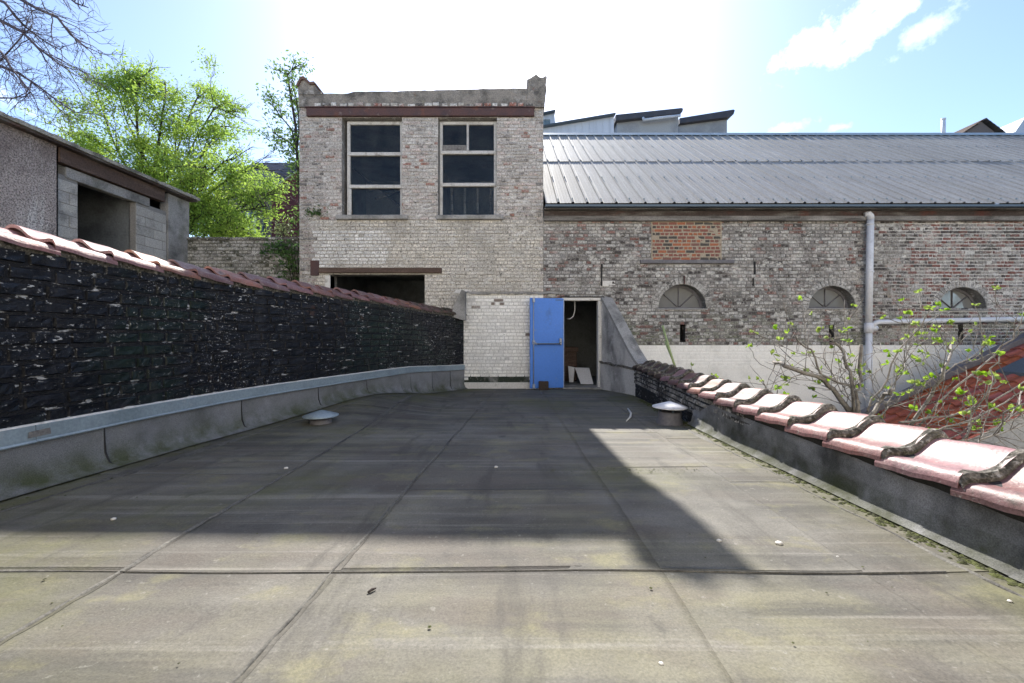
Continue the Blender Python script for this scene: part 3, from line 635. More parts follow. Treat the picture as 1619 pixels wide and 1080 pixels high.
# cement wing wall that ends the parapet at the door
wing = thing('wing_wall', 'stained grey cement wing wall sloping down from the door to the tiled parapet', 'wall', (2.1, 8.1, 0))
A, B = Vector((1.95, FY - 0.005)), Vector((2.34, 7.42)); t = (B - A).normalized(); nrm = Vector((t.y, -t.x))   # nrm points to the terrace side or away
if nrm.x > 0: nrm = -nrm
def wing_pt(u, z, o): p = A.lerp(B, u) + nrm * o; return (p.x, p.y, z)
def wing_mesh(outline, o0, o1, name, mat, rough=0.0):
    g = MB(); n = len(outline)
    vs = [wing_pt(u, z, o0 + rough * nz2(u * 5, z, 3)) for u, z in outline] + [wing_pt(u, z, o1) for u, z in outline]
    g.poly(vs, [tuple(range(n)), tuple(range(n, 2 * n))[::-1]] + [(i, (i + 1) % n, (i + 1) % n + n, i + n) for i in range(n)]); return g.build(name, mat, wing)
wing_mesh([(0, -.2), (1, -.2), (1.0, .64), (.93, .70), (.8, .86), (.62, 1.12), (.45, 1.37), (.28, 1.62), (.1, 1.88), (0, 2.0)], 0.0, -0.2, 'wall_body', M['cementpale'])
cap = [(0, 2.0), (.1, 1.88), (.28, 1.62), (.45, 1.37), (.62, 1.12), (.8, .86), (.93, .70), (1.02, .62)]
wing_mesh(cap + [(u + .02, z + .05) for u, z in cap[::-1]], 0.025, -0.24, 'sloping_cap', M['cement'])
led = [(q / 10, 0.60 + 0.03 * nz2(q, 1, 1.3) - 0.05 * q / 10) for q in range(11)]
wing_mesh([(0, -.2), (1.02, -.2)] + led[::-1], 0.045, 0.0, 'plinth', M['cementpale'])
wing_mesh(led + [(u, z + .035 + .015 * nz2(u * 9, 2, 2)) for u, z in led[::-1]], 0.06, 0.0, 'mossy_ledge', M['bed'])
# ================================================================ TOWER BUILDING
tw = thing('brick_tower', 'tall grey brick building end with two white framed windows above the terrace', 'building', (-2, FY, -2.2))
TX0, TX1, TTOP = FX(474), FX(859.5), FZ(170)
W1 = (FX(541), FX(636), FZ(341), FZ(186)); W2 = (FX(693), FX(786), FZ(340), FZ(186))
OPN = (FX(523), FX(672), FZ(560), FZ(434)); DOOR = (FX(890), FX(947), 0.06, FZ(475))
DT = (TX1, FX(947))
topen = [W1, W2, OPN]
LINT = (FX(506), FX(699), FZ(432), FZ(424))
def tblock(z):
    out = [(a, b) for a, b, c, d in topen if c < z < d]
    if LINT[2] < z < LINT[3]: out.append((LINT[0], LINT[1]))
    return out
def tower_col(x, z):
    n1, n2, r = nz2(x, z, 0.9, 1), nz2(x, z, 2.3, 6), R.random()
    px, py = CX + x * 72, HY - (z - CAMZ) * 72
    if px > 728 and py > 462 + 4 * n2:                         # white-washed wall at the end of the terrace
        if py > 597 + 3 * n2 and px < 838: return (.03, .04, .03, -1)
        if r < 0.014: return (.22, .18, .15, .1)
        w = .76 + .16 * R.random() + .06 * n2; return (w, w * .98, w * .93, .36)
    if 496 < px < 612 + 6 * n2 and 364 + 5 * n1 < py < 421 + 3 * n2:   # patch of whitewash
        w = .66 + .2 * R.random(); return (w, w * .98, w * .95, .5)
    if py > 350 and px > 500 and px < 855 + 20 * n1:           # limewashed beige
        w = .46 + .20 * R.random() + .06 * n1 + .05 * n2; return (w, w * .93, w * .82, .12 if r < .9 else .3)
    w = .38 + .20 * R.random()
    if px < 512 + 10 * n1: w *= .72
    if r < .045: return (.30, .16, .125, .1)
    if r < .30 + .1 * n1: return (w * 1.02, w * .86, w * .79, .18)
    if r < .40: return (w * .5, w * .46, w * .43, .1)
    return (w, w * .93, w * .87, .22 + .06 * n2)
def mortar_col_t(x, z):
    c = tower_col(x, z); px, py = CX + x * 72, HY - (z - CAMZ) * 72
    if px > 728 and py > 462: return (.60, .58, .55, 0) if py < 597 else (.03, .04, .03, 0)
    if py > 350: return (.38, .355, .31, 0)
    return (.40, .37, .335, 0)
def backing(mb, x0, x1, z0, z1, y, opens, colf, cell=0.25, arches=()):
    xs = sorted(set([x0, x1] + [v for o in opens for v in o[:2] if x0 < v < x1])); zs = sorted(set([z0, z1] + [v for o in opens for v in o[2:] if z0 < v < z1]))
    def fill(v):
        out = []
        for a, b in zip(v, v[1:]):
            n = max(1, int(round((b - a) / cell))); out += [a + (b - a) * k / n for k in range(n)]
        return out + [v[-1]]
    xs, zs = fill(xs), fill(zs)
    for a, b in zip(xs, xs[1:]):
        for c, d in zip(zs, zs[1:]):
            mx_, mz = (a + b) / 2, (c + d) / 2
            if any(o[0] < mx_ < o[1] and o[2] < mz < o[3] for o in opens): continue
            mb.face([(a, y, c), (b, y, c), (b, y, d), (a, y, d)], colf(mx_, mz))
def reveal(mb, o, y0, y1, col):
    a, b, c, d = o
    mb.face([(a, y0, c), (a, y0, d), (a, y1, d), (a, y1, c)], col); mb.face([(b, y0, c), (b, y1, c), (b, y1, d), (b, y0, d)], col)
    mb.face([(a, y0, d), (b, y0, d), (b, y1, d), (a, y1, d)], col); mb.face([(a, y0, c), (a, y1, c), (b, y1, c), (b, y0, c)], col)
g = MB(); backing(g, TX0, TX1, -2.2, TTOP, FY, topen + [(FX(728), TX1, -.1, FZ(462))], mortar_col_t)
g.build('wall', M['mortar'], tw)
g = MB(); backing(g, FX(728), TX1, -.1, FZ(462), FY, [], mortar_col_t, .1); g.build('painted_wall', M['paintbrick'], tw)
for o in topen: g = MB(); reveal(g, o, FY, FY + 0.32, (.25, .235, .215, 0)); g.build('reveal', M['mortar'], tw)
slots = courses(TX0, TX1, -0.02, TTOP, 0.0745, 0.2, tblock)
slots = [q for q in slots if not (q[2] < 1.0 and q[1] < -1.1)]
R.shuffle(slots); missing = set(k for k in range(len(slots)) if R.random() < 0.006)
def face_brick(mb, q, colf, y=FY, white=False):
    x, z = (q[0] + q[1]) / 2, (q[2] + q[3]) / 2; c = colf(x, z)
    brick(mb, Vector((0, y, 0)), X3, Z3, -Y3, q[0], q[1], q[2], q[3], R.uniform(.001, .018), c)
order = sorted(range(len(slots)), key=lambda k: -(slots[k][1] - slots[k][0]))
ind = set(order[:300]); g = MB(); gp = MB()
for k, q in enumerate(slots):
    if k in missing: continue
    pale = q[0] > FX(728) and q[3] < FZ(462)
    if k in ind:
        h = MB(); face_brick(h, q, tower_col); h.build('brick', M['paintbrick' if pale else 'brick'], tw)
    else: face_brick(gp if pale else g, q, tower_col)
tag(g.build('brickwork', M['brick'], tw), kind='stuff'); tag(gp.build('painted_brickwork', M['paintbrick'], tw), kind='stuff')
g = MB()                                          # the other sides, the roof and the rooms behind the windows
TD = 4.0
for x in (TX0 + .005, TX1 - .005):
    g.face([(x, FY, -2.2), (x, FY + TD, -2.2), (x, FY + TD, TTOP), (x, FY, TTOP)])
g.face([(TX0, FY + TD, -2.2), (TX1, FY + TD, -2.2), (TX1, FY + TD, TTOP), (TX0, FY + TD, TTOP)])
g.face([(TX0, FY, TTOP - .06), (TX1, FY, TTOP - .06), (TX1, FY + TD + .02, TTOP - .06), (TX0, FY + TD + .02, TTOP - .06)])
g.face([(TX0, FY + .02, 2.95), (TX1, FY + .02, 2.95), (TX1, FY + TD, 2.95), (TX0, FY + TD, 2.95)])
g.face([(TX0, FY + .02, 0.03), (TX1, FY + .02, 0.03), (TX1, FY + TD, 0.03), (TX0, FY + TD, 0.03)])
g.face([(-2.0, FY + .35, 2.95), (-2.0, FY + TD, 2.95), (-2.0, FY + TD, TTOP - .1), (-2.0, FY + .35, TTOP - .1)])
g.build('inner_walls', M['inside'], tw)
for k in range(7):                                # rafters and shelves seen through the lower panes
    g = MB(); x = -1.9 + k * 0.33; g.box(x, x + .05, FY + 1.5, FY + 1.56, 3.0, 5.0); g.build('stud', M['greyboard'], tw)
for z in (3.5, 3.85, 4.2):
    g = MB(); g.box(-1.95, 0.5, FY + 1.58, FY + 1.63, z, z + .06); g.build('batten', M['timber'], tw)
for p, q, r in (((-3.75, FY + .7, 5.15), (-2.3, FY + .8, 4.0), .022), ((-3.4, FY + .6, 4.6), (-2.9, FY + 1, 4.75), .035), ((-3.2, FY + .6, 4.4), (-2.75, FY + 1, 4.7), .03)):
    g = MB(); g.tube([p, q], r, 6); g.build('brace', M['iron'], tw)
# parapet, lintels, sills, horns
g = MB()
n = 40; prof_t = []
for k in range(n + 1):
    px = 487 + (858 - 487) * k / n
    y = 150 - 3 * smooth(550, 560, px) - 5 * smooth(560, 830, px) + 1.2 * nz2(px, 0, .13)
    prof_t.append((FX(px), FZ(y)))
poly = [(FX(474), FZ(171)), (FX(858), FZ(171))] + [(FX(858), FZ(148))] + prof_t[::-1] + [(FX(474), FZ(152))]
g.prism(poly, FY - 0.045, FY + 0.35); g.build('parapet', M['cap'], tw)
for k in range(26):
    x = FX(500 + k * 13.3); g = MB(); c_ = R.choice(((.55, .53, .5, 0), (.4, .37, .33, 0), (.28, .12, .09, 0), (.10, .09, .085, 0), (.6, .58, .55, 0))); g.bbox(x, x + R.uniform(.10, .17), FY - R.uniform(.06, .085), FY - .04, FZ(170.5), FZ(166 + R.uniform(-1, 1)), .006, c_); g.build('cornice_brick', M['brick'], tw)
g = MB(); g.bbox(FX(487), FX(845), FY - 0.07, FY + 0.1, FZ(185.5), FZ(173), .01); g.box(FX(485), FX(846), FY - 0.085, FY + 0.1, FZ(173), FZ(171.4)); g.build('steel_lintel', M['rust'], tw)
g = MB(); g.bbox(LINT[0], LINT[1], FY - 0.06, FY + 0.1, LINT[2], LINT[3], .01); g.build('timber_lintel', M['timber'], tw)
g = MB(); g.bbox(FX(492), FX(505.5), FY - 0.03, FY + .1, FZ(436), FZ(412), .008); g.build('rusty_plate', M['rust'], tw)
for a, b in ((533, 646), (691, 796)):
    g = MB(); g.bbox(FX(a), FX(b), FY - 0.075, FY + 0.12, FZ(348), FZ(341), .012); g.build('window_sill', M['cement'], tw)
g = MB(); hl = [(474, 152), (474, 136), (479, 127), (484, 126.5), (489, 131), (493, 135), (499, 134.5), (501, 139), (503, 145), (509, 147), (511, 152)]
g.prism([(FX(a), FZ(b)) for a, b in hl], FY - 0.06, FY + 0.4); horn = g.build('corner_horn', M['cap'], tw)
g = MB(); hc = [(472, 139), (478.5, 126), (484, 124.8), (490, 130), (494, 134), (500, 133), (503, 136), (499, 137.5), (493, 137.5), (484, 129.5), (480, 130), (475, 140)]
g.prism([(FX(a), FZ(b)) for a, b in hc], FY - 0.10, FY + 0.42); g.build('horn_tile', M['tiledark'], horn)
g = MB(); hr = [(834, 150), (835, 138), (833.5, 129), (838, 127), (848, 120.5), (853, 125), (858, 126), (862, 123), (865, 124.5), (864, 131), (862.5, 134), (864.5, 143), (862, 147), (863, 156), (860.5, 160), (861.5, 170), (858, 172), (834, 172)]
g.prism([(FX(a), FZ(b)) for a, b in hr], FY - 0.065, FY + 0.45); g.build('corner_horn', M['cap'], tw)
def sash(o, xs, zs, yy, bar=0.055, name='window', edge=0.07):
    a, b, c, d = o; f = MB()
    f.bbox(a, a + edge, yy, yy + .07, c, d, .008); f.bbox(b - edge, b, yy, yy + .07, c, d, .008)
    f.bbox(a + edge + .001, b - edge - .001, yy + .003, yy + .067, d - edge, d, .008); f.bbox(a + edge + .001, b - edge - .001, yy + .003, yy + .067, c, c + edge * .5, .008)
    w = f.build(name, M['frame'], tw)
    for z in zs:
        h = MB(); h.bbox(a + edge * .3, b - edge * .3, yy - .02, yy + .05, z - bar * .7, z + bar * .7, .008); h.build('transom', M['frame'], w)
    lev = [c + edge * .5] + list(zs) + [d - edge]
    for lo, hi in zip(lev, lev[1:]):
        h = MB(); h.face([(a + edge * .8, yy + .035, lo), (b - edge * .8, yy + .035, lo), (b - edge * .8, yy + .035, hi), (a + edge * .8, yy + .035, hi)]); h.build('pane', M['glass'], w)
    return w
w1 = sash((FX(546), FX(636), FZ(341), FZ(188)), (), (FZ(292.5), FZ(240.5)), FY + 0.10)
w2 = sash((FX(694), FX(786), FZ(340), FZ(188)), (), (FZ(289.5), FZ(238)), FY + 0.10)
g = MB(); g.bbox(FX(737.5), FX(741), FY + .085, FY + .15, FZ(235), FZ(193), .006); g.build('mullion', M['frame'], w2)
g = MB(); g.bbox(FX(699), FX(737), FY + .09, FY + .14, FZ(235), FZ(226), .006); g.build('vent_flap', M['greyboard'], w2)
g = MB(); g.bbox(FX(548), FX(553.5), FY + .08, FY + .12, FZ(338), FZ(296), .006); g.build('inner_stile', M['frame'], w1)
g = MB(); g.box(FX(515), FX(523), FY - .018, FY + .2, FZ(500), FZ(436)); g.build('painted_jamb', M['white'], tw)
g = MB(); g.box(FX(734), FX(838), FY - .035, FY - .001, 0.03, FZ(604.5)); g.build('skirting', M['white'], tw)
g = MB(); q = [(718, 463), (722, 458.5), (738, 458), (745, 460), (745, 467), (735, 468), (730, 465)]
g.prism([(FX(a), FZ(b)) for a, b in q], FY - .03, FY - .001); g.build('plaster_scrap', M['white'], tw)
g = MB(); n = 30; tp = [(730 + (890 - 730) * k / n, 461.5 + 2.2 * nz2(k, 0, .7)) for k in range(n + 1)]; bt = [(a, b + 3.5 + 1.5 * nz2(a, 5, .3)) for a, b in tp]
g.prism([(FX(a), FZ(b)) for a, b in bt] + [(FX(a), FZ(b)) for a, b in tp[::-1]], FY - .05, FY - .001); g.build('render_ledge', M['cement'], tw)
# ================================================================ HALL WITH THE METAL ROOF
hall = thing('brick_hall', 'long low grey brick hall with ribbed metal roof and half round windows', 'building', (7, FY, -2.2))
HX0, HX1, HTOP = TX1, 19.6, FZ(343)
INF = (FX(1030), FX(1141), FZ(412), FZ(351))
LUN = [(FX(1079.5), FZ(488), FX(1118) - FX(1079.5), FZ(449.5) - FZ(488)), (FX(1316.5), FZ(487.5), FX(1354) - FX(1316.5), FZ(452) - FZ(487.5)), (FX(1522.5), FZ(489.5), FX(1561) - FX(1522.5), FZ(454) - FZ(489.5)), (FX(1738), FZ(489.5), .52, .49)]
SLOT = [(FX(1075.5), FX(1084), FZ(541), FZ(512)), (FX(1311), FX(1319), FZ(541), FZ(514)), (FX(1515), FX(1523.5), FZ(541), FZ(513))]
DOORH = (HX0 + .001, FX(947), 0.06, FZ(476)); DOORL = (FX(890), FX(947), 0.06, FZ(476))
RING = 0.15
def hblock(z):
    out = [(a, b) for a, b, c, d in SLOT + [DOORL] if c < z < d]
    if INF[2] < z < INF[3]: out.append(INF[:2])
    for x, zc, rx_, rz in LUN:
        t = (z - zc) / (rz + RING)
        if 0 <= t < 1: w = (rx_ + RING) * math.sqrt(1 - t * t); out.append((x - w, x + w))
    return out
BAND = FZ(546)
def hall_col(x, z):
    n1, n2, n3, r = nz2(x, z, 0.7, 21), nz2(x, z, 2.1, 26), nz2(x, z, 0.35, 40), R.random()
    if z < BAND and x > FX(960):
        w = .80 + .03 * R.random() + .03 * n2; return (w, w * .975, w * .92, 0)
    low = smooth(2.0, 1.2, z)
    smear = .5 + .5 * n1 - .35 * smooth(6, 10, x + 2 * n2)
    w = .22 + .10 * R.random()
    lime = .20 + .12 * n2 + .06 * smear
    if n3 > .2 and r < .3: return (.22 + .06 * R.random(), .135, .12, lime - .04)
    e = smooth(7.2, 9.5, x + 1.2 * n2)
    if r < .13 + .26 * e: return (.20, .11 - .02 * e, .095 - .02 * e, lime - .03 - .1 * e)
    if r < .27 + .36 * e: return (.075, .065, .062, lime - .06 - .1 * e)
    if r < .45 + .3 * smear: return (w * 1.5, w * 1.45, w * 1.38, lime)
    c = (w * .95, w * .88, w * .83, lime)
    if low > 0: c = (c[0] * (1 - .35 * low), c[1] * (1 - .27 * low), c[2] * (1 - .45 * low), lime)
    return c
def mortar_shade_h(x, z):
    if z < BAND and x > FX(960): return (.79, .765, .72, 0)
    w = .19 + .05 * nz2(x, z, 1.5, 9) + .36 * smooth(7.0, 9.6, x + 1.2 * nz2(x, z, 2.1, 26)); return (w, w * .965, w * .91, 0)  # left joints darkened to stand for the shadow between courses, right joints pale lime
hopen = SLOT + [(x - rx_, x + rx_, zc, zc + rz) for x, zc, rx_, rz in LUN]
hopen_all = hopen + [DOORL]
g = MB(); backing(g, FX(960), HX1, -2.2, BAND, FY + .001, [o for o in hopen_all if o[2] < BAND and o[0] > FX(960)], mortar_shade_h); g.build('painted_wall', M['bandpaint'], hall)
g = MB(); backing(g, HX0, HX1, -2.2, HTOP, FY + .001, hopen_all + [(FX(960), HX1, -2.2, BAND)], mortar_shade_h)
for x, zc, rx_, rz in LUN:                        # spandrels over the half round openings
    for k in range(24):
        a, b = -1 + 2 * k / 24, -1 + 2 * (k + 1) / 24
        za, zb = zc + rz * math.sqrt(max(0, 1 - a * a)), zc + rz * math.sqrt(max(0, 1 - b * b))
        g.face([(x + rx_ * a, FY + .001, za), (x + rx_ * b, FY + .001, zb), (x + rx_ * b, FY + .001, zc + rz), (x + rx_ * a, FY + .001, zc + rz)], (.3, .29, .27, 0))
g.build('wall', M['mortar'], hall)
slots = courses(HX0 + .004, 12.6, 0.46, HTOP, 0.0745, 0.2, hblock); R.shuffle(slots)
slots = [q for q in slots if not (q[1] < FX(1003) and q[2] < .5)]
missing = set(k for k in range(len(slots)) if R.random() < 0.008)
inf = courses(INF[0] + .02, INF[1] - .02, INF[2], INF[3] , 0.077, 0.2, lambda z: [])
def inf_col(x, z):
    r = R.random(); 
    if r < .14: return (.33, .12, .065, 0)
    if r < .55: return (.22, .09, .07, 0)
    if r < .78: return (.19, .10, .08, .02)
    return (.075, .068, .062, 0)
for q in inf:
    h = MB(); brick(h, Vector((0, FY - .012, 0)), X3, Z3, -Y3, q[0], q[1], q[2], q[3], R.uniform(.002, .006), inf_col(0, 0)); h.build('brick', M['newbrick'], hall)
g = MB(); g.box(INF[0], INF[1], FY - .014, FY - .0005, INF[2], INF[3] + .05, (.34, .29, .22, 0)); g.build('infill_mortar', M['newbrick'], hall)
nv = 0
for x, zc, rx_, rz in LUN[:3]:
    n = 22
    for k in range(n):
        a0, a1 = math.pi * (k + .08) / n, math.pi * (k + .92) / n
        pt = lambda a, e, y: Vector((x + (rx_ + e) * math.cos(a), y, zc + (rz + e) * math.sin(a)))
        e1 = RING * R.uniform(.9, 1.02); pr = R.uniform(.002, .012); w = R.uniform(.2, .42)
        if R.random() < .15: w = .1
        h = MB(); vs = [pt(a0, .002, FY + .012), pt(a1, .002, FY + .012), pt(a1, e1, FY + .012), pt(a0, e1, FY + .012), pt(a0 + .01, .007, FY - pr), pt(a1 - .01, .007, FY - pr), pt(a1 - .01, e1 - .007, FY - pr), pt(a0 + .01, e1 - .007, FY - pr)]
        h.poly(vs, [(4, 5, 6, 7), (0, 1, 5, 4), (1, 2, 6, 5), (2, 3, 7, 6), (3, 0, 4, 7)], (w, w * .97, w * .93, .2)); h.build('arch_brick', M['brick'], hall)
ni = 300 - len(inf) - 66
order = sorted(range(len(slots)), key=lambda k: -(slots[k][1] - slots[k][0]) + (9 if slots[k][0] > 11.2 or slots[k][2] < BAND else 0)); ind = set(order[:ni]); g = MB(); band = MB()
for k, q in enumerate(slots):
    if k in missing and q[2] > BAND: continue
    if k in ind: h = MB(); face_brick(h, q, hall_col); h.build('brick', M['brick'], hall)
    elif q[2] < BAND - .02 and q[0] > FX(960):
        brick(band, Vector((0, FY, 0)), X3, Z3, -Y3, q[0] - .004, q[1] + .004, q[2] - .003, q[3] + .003, R.uniform(.004, .007), hall_col(q[0], q[2]), .008, .001)
    else: face_brick(g, q, hall_col)
tag(g.build('brickwork', M['brick'], hall), kind='stuff')
tag(band.build('painted_brickwork', M['bandpaint'], hall), kind='stuff')
for o in SLOT: g = MB(); reveal(g, o, FY, FY + .3, (.04, .04, .04, 0)); g.face([(o[0], FY + .2, o[2]), (o[1], FY + .2, o[2]), (o[1], FY + .2, o[3]), (o[0], FY + .2, o[3])], (.01, .01, .01, 0)); g.build('vent_slot', M['mortar'], hall)
for x, zc, rx_, rz in LUN[:3]:
    D = 0.26; n = 28; g = MB()
    arc = [(x + rx_ * math.cos(math.pi * k / n), zc + rz * math.sin(math.pi * k / n)) for k in range(n + 1)]
    for (a, b), (c, d) in zip(arc, arc[1:]): g.face([(a, FY, b), (c, FY, d), (c, FY + D, d), (a, FY + D, b)], (.17, .165, .155, 0))
    g.face([(x - rx_, FY, zc), (x + rx_, FY, zc), (x + rx_, FY + D, zc), (x - rx_, FY + D, zc)], (.15, .15, .13, 0))
    win = g.build('half_round_window', M['mortar'], hall)
    g = MB(); yy = FY + D - .06
    for (a, b), (c, d) in zip(arc, arc[1:]):
        s_ = .90; q = lambda u, v, s: (x + (u - x) * s, zc + (v - zc) * s)
        for y in (yy,):
            g.face([(a, y, b), (c, y, d), (q(c, d, s_)[0], y, q(c, d, s_)[1]), (q(a, b, s_)[0], y, q(a, b, s_)[1])])
        g.face([(q(a, b, s_)[0], yy, q(a, b, s_)[1]), (q(c, d, s_)[0], yy, q(c, d, s_)[1]), (q(c, d, s_)[0], yy + .05, q(c, d, s_)[1]), (q(a, b, s_)[0], yy + .05, q(a, b, s_)[1])])
    g.box(x - rx_ * .93, x + rx_ * .93, yy - .01, yy + .05, zc + .005, zc + .045)
    g.build('window_frame', M['lead'], win)
    for an in (45, 90, 135):
        g = MB(); e = .9; g.tube([(x, yy + .01, zc + .03), (x + rx_ * e * math.cos(rad(an)), yy + .01, zc + rz * e * math.sin(rad(an)))], .013, 4); g.build('glazing_bar', M['lead'], win)
    for k in range(4):
        a0, a1 = math.pi * k / 4, math.pi * (k + 1) / 4; g = MB()
        pts = [(x, yy + .02, zc + .02)] + [(x + rx_ * .93 * math.cos(a0 + (a1 - a0) * q / 6), yy + .02, zc + rz * .93 * math.sin(a0 + (a1 - a0) * q / 6)) for q in range(7)]
        g.face(pts[::-1]); g.build('pane', M['dustyglass'], win)
    g = MB(); g.bbox(x - rx_ - .03, x + rx_ + .02, FY - .03, FY + .1, zc - .03, zc - .001, .006); g.build('sill', M['cement'], win)
g = MB(); g.bbox(FX(1012), FX(1160), FY - .06, FY + .05, FZ(417), FZ(411.5), .008); g.build('stone_ledge', M['lead'], hall)
for x, a, b in ((951.5, 418, 452), (1193, 414, 434), (1190.5, 440, 452), (1082, 436, 449)):
    g = MB(); g.box(FX(x) - .015, FX(x) + .015, FY - .03, FY - .002, FZ(b), FZ(a)); g.build('wall_tie', M['rust'] if x == 1082 else M['iron'], hall)
g = MB(); g.bbox(FX(952.5), FX(973), FY - .014, FY, FZ(453), FZ(444), .004); g.build('white_stone', M['white'], hall)
# fascia and gutter
g = MB(); g.box(HX0 + .01, HX1, FY - .10, FY + .05, FZ(350.5), FZ(343.5)); g.build('lower_fascia', M['greyboard'], hall)
g = MB(); g.box(HX0 + .01, HX1, FY - .06, FY + .05, FZ(343.3), FZ(335)); g.build('soffit_board', M['fascia'], hall)
g = MB(); g.box(HX0 + .01, HX1, FY - .20, FY + .05, FZ(334.8), FZ(332)); g.build('upper_fascia', M['greyboard'], hall)
RY0, RZ0, RY1, RZ1 = FY - 0.30, FZ(330) + 0.02, 14.0, 8.23
g = MB(); g.box(HX0 + .02, HX1, RY0 - .03, RY0 + .12, RZ0 - .075, RZ0 - .03); g.build('gutter', M['zincdark'], hall)
# roof sheets: 3 ribs a sheet, two rows
def roof_pt(x, s, h):
    d = Vector((0, RY1 - RY0, RZ1 - RZ0)); L = d.length; d /= L; nn = Vector((0, -d.z, d.y)); p = Vector((0, RY0, RZ0)) + d * (s * L) + nn * h
    return (x, p.y, p.z)
RIB = 0.307
def sheet_mesh(s0, s1, lift):
    prof_ = []
    for k in range(3):
        o = k * RIB; prof_ += [(o, 0), (o + .02, .006), (o + .05, .004), (o + .10, .004), (o + .105, .009), (o + .125, .009), (o + .13, .004), (o + .17, .004), (o + .175, .009), (o + .195, .009), (o + .2, .004), (o + .235, .004), (o + .25, .034), (o + .285, .034), (o + .300, .002)]
    prof_.append((3 * RIB + .01, 0)); g = MB(); n = 3
    for j in range(n):
        a, b = s0 + (s1 - s0) * j / n, s0 + (s1 - s0) * (j + 1) / n
        la, lb = lift * (1 - j / n), lift * (1 - (j + 1) / n)
        for (x0, h0), (x1, h1) in zip(prof_, prof_[1:]): g.face([roof_pt(x0, a, h0 + la), roof_pt(x1, a, h1 + la), roof_pt(x1, b, h1 + lb), roof_pt(x0, b, h0 + lb)])
    for (x0, h0), (x1, h1) in zip(prof_, prof_[1:]): g.face([roof_pt(x0, s0, h0 + lift - .004), roof_pt(x1, s0, h1 + lift - .004), roof_pt(x1, s0, h1 + lift), roof_pt(x0, s0, h0 + lift)])
    return g.mesh('roof_sheet', M['sheet'])
ME_L, ME_U = sheet_mesh(0, 0.50, 0.0), sheet_mesh(0.475, 0.995, 0.012)
x = HX0 + .03; ns = 0
while x < HX1 - .1:
    inst('roof_sheet', ME_L, hall, Matrix.Translation((x, 0, 0.001 * (ns % 2)))); inst('roof_sheet', ME_U, hall, Matrix.Translation((x + R.uniform(-.012, .012), 0, 0.004 + R.uniform(0, .006)))); x += 3 * RIB; ns += 1
g = MB(); x = HX0 + .03 + .267
while x < HX1:
    for s_ in (0.02, 0.25, 0.485, 0.72, 0.96):
        p = Vector(roof_pt(x, s_ + R.uniform(-.004, .004), .05)); g.box(p.x - .012, p.x + .012, p.y - .012, p.y + .012, p.z - .012, p.z + .01)
    x += RIB
tag(g.build('screw_heads', M['zinc'], hall), kind='stuff')
for k in range(7):
    a = HX0 + .02 + k * 2.8; g = MB()
    p0, p1 = Vector(roof_pt(0, .965, .062)), Vector(roof_pt(0, 1.0, .075))
    for q0, q1 in ((p0, p1), (p1, Vector((0, 2 * RY1 - p0.y, p0.z)))):
        g.face([(a, q0.y, q0.z), (a + 2.82, q0.y, q0.z), (a + 2.82, q1.y, q1.z), (a, q1.y, q1.z)])
    g.face([(a, p0.y, p0.z - .02), (a + 2.82, p0.y, p0.z - .02), (a + 2.82, p0.y, p0.z), (a, p0.y, p0.z)])
    g.build('ridge_cap', M['zinc'], hall, Matrix.Translation((0, 0, .002 * (k % 2))))
g = MB(); g.face([(HX0, RY1, RZ1 - .05), (HX1, RY1, RZ1 - .05), (HX1, 2 * RY1 - RY0, RZ0 - .05), (HX0, 2 * RY1 - RY0, RZ0 - .05)]); g.build('rear_roof', M['sheet'], hall)
g = MB(); YB = 2 * RY1 - FY
for xx in (HX0 + .003, HX1):
    g.face([(xx, FY + .01, -2.2), (xx, YB, -2.2), (xx, YB, RZ0 - .1), (xx, RY1, RZ1 - .1), (xx, FY + .01, RZ0 - .1)])
g.face([(HX0, YB, -2.2), (HX1, YB, -2.2), (HX1, YB, RZ0), (HX0, YB, RZ0)]); g.face([(HX0, FY + .3, 0.05), (HX1, FY + .3, 0.05), (HX1, YB, 0.05), (HX0, YB, 0.05)])
g.face([(HX0, FY + 2.6, 0), (2.9, FY + 2.6, 0), (2.9, FY + 2.6, 3), (HX0, FY + 2.6, 3)]); g.face([(2.9, FY + .3, 0), (2.9, FY + 2.6, 0), (2.9, FY + 2.6, 3), (2.9, FY + .3, 3)]); g.face([(HX0, FY + .3, 2.6), (2.9, FY + .3, 2.6), (2.9, FY + 2.6, 2.6), (HX0, FY + 2.6, 2.6)])
g.build('inner_walls', M['inside'], hall)
# downpipe
dp = thing('downpipe', 'grey plastic downpipe with a side branch running along the brick hall wall', 'pipe', (FX(1368), FY - .12, 0))
yp = FY - .13; xp = FX(1368)
g = MB(); g.tube([(xp - .1, FY - .1, FZ(341.5)), (xp - .03, yp, FZ(341)), (xp, yp, FZ(344)), (xp + .005, yp, FZ(350))], [.05, .06, .065, .065], 14); g.build('elbow', M['pvc'], dp)
g = MB(); g.tube([(xp + .005, yp, FZ(349)), (xp - .035, yp, FZ(512))], .064, 14); g.build('upper_pipe', M['pvc'], dp)
g = MB(); g.tube([(xp - .035, yp, FZ(511)), (xp - .035, yp, FZ(526))], .08, 14); g.tube([(xp + .0, yp, FZ(519)), (xp + .13, yp, FZ(519))], .06, 10); g.build('junction', M['pvc'], dp)
g = MB(); g.tube([(xp - .03, yp, FZ(526)), (xp - .03, yp, -1.0)], .06, 14); g.build('lower_pipe', M['pvc'], dp)
g = MB(); g.tube([(xp + .06, yp, FZ(517)), (xp + .10, yp, FZ(511)), (xp + .18, yp, FZ(509.5)), (FX(1640), yp, FZ(504)), (16.0, yp, FZ(499))], [.05, .054, .054, .054, .054], 12); g.build('branch_pipe', M['pvc'], dp)
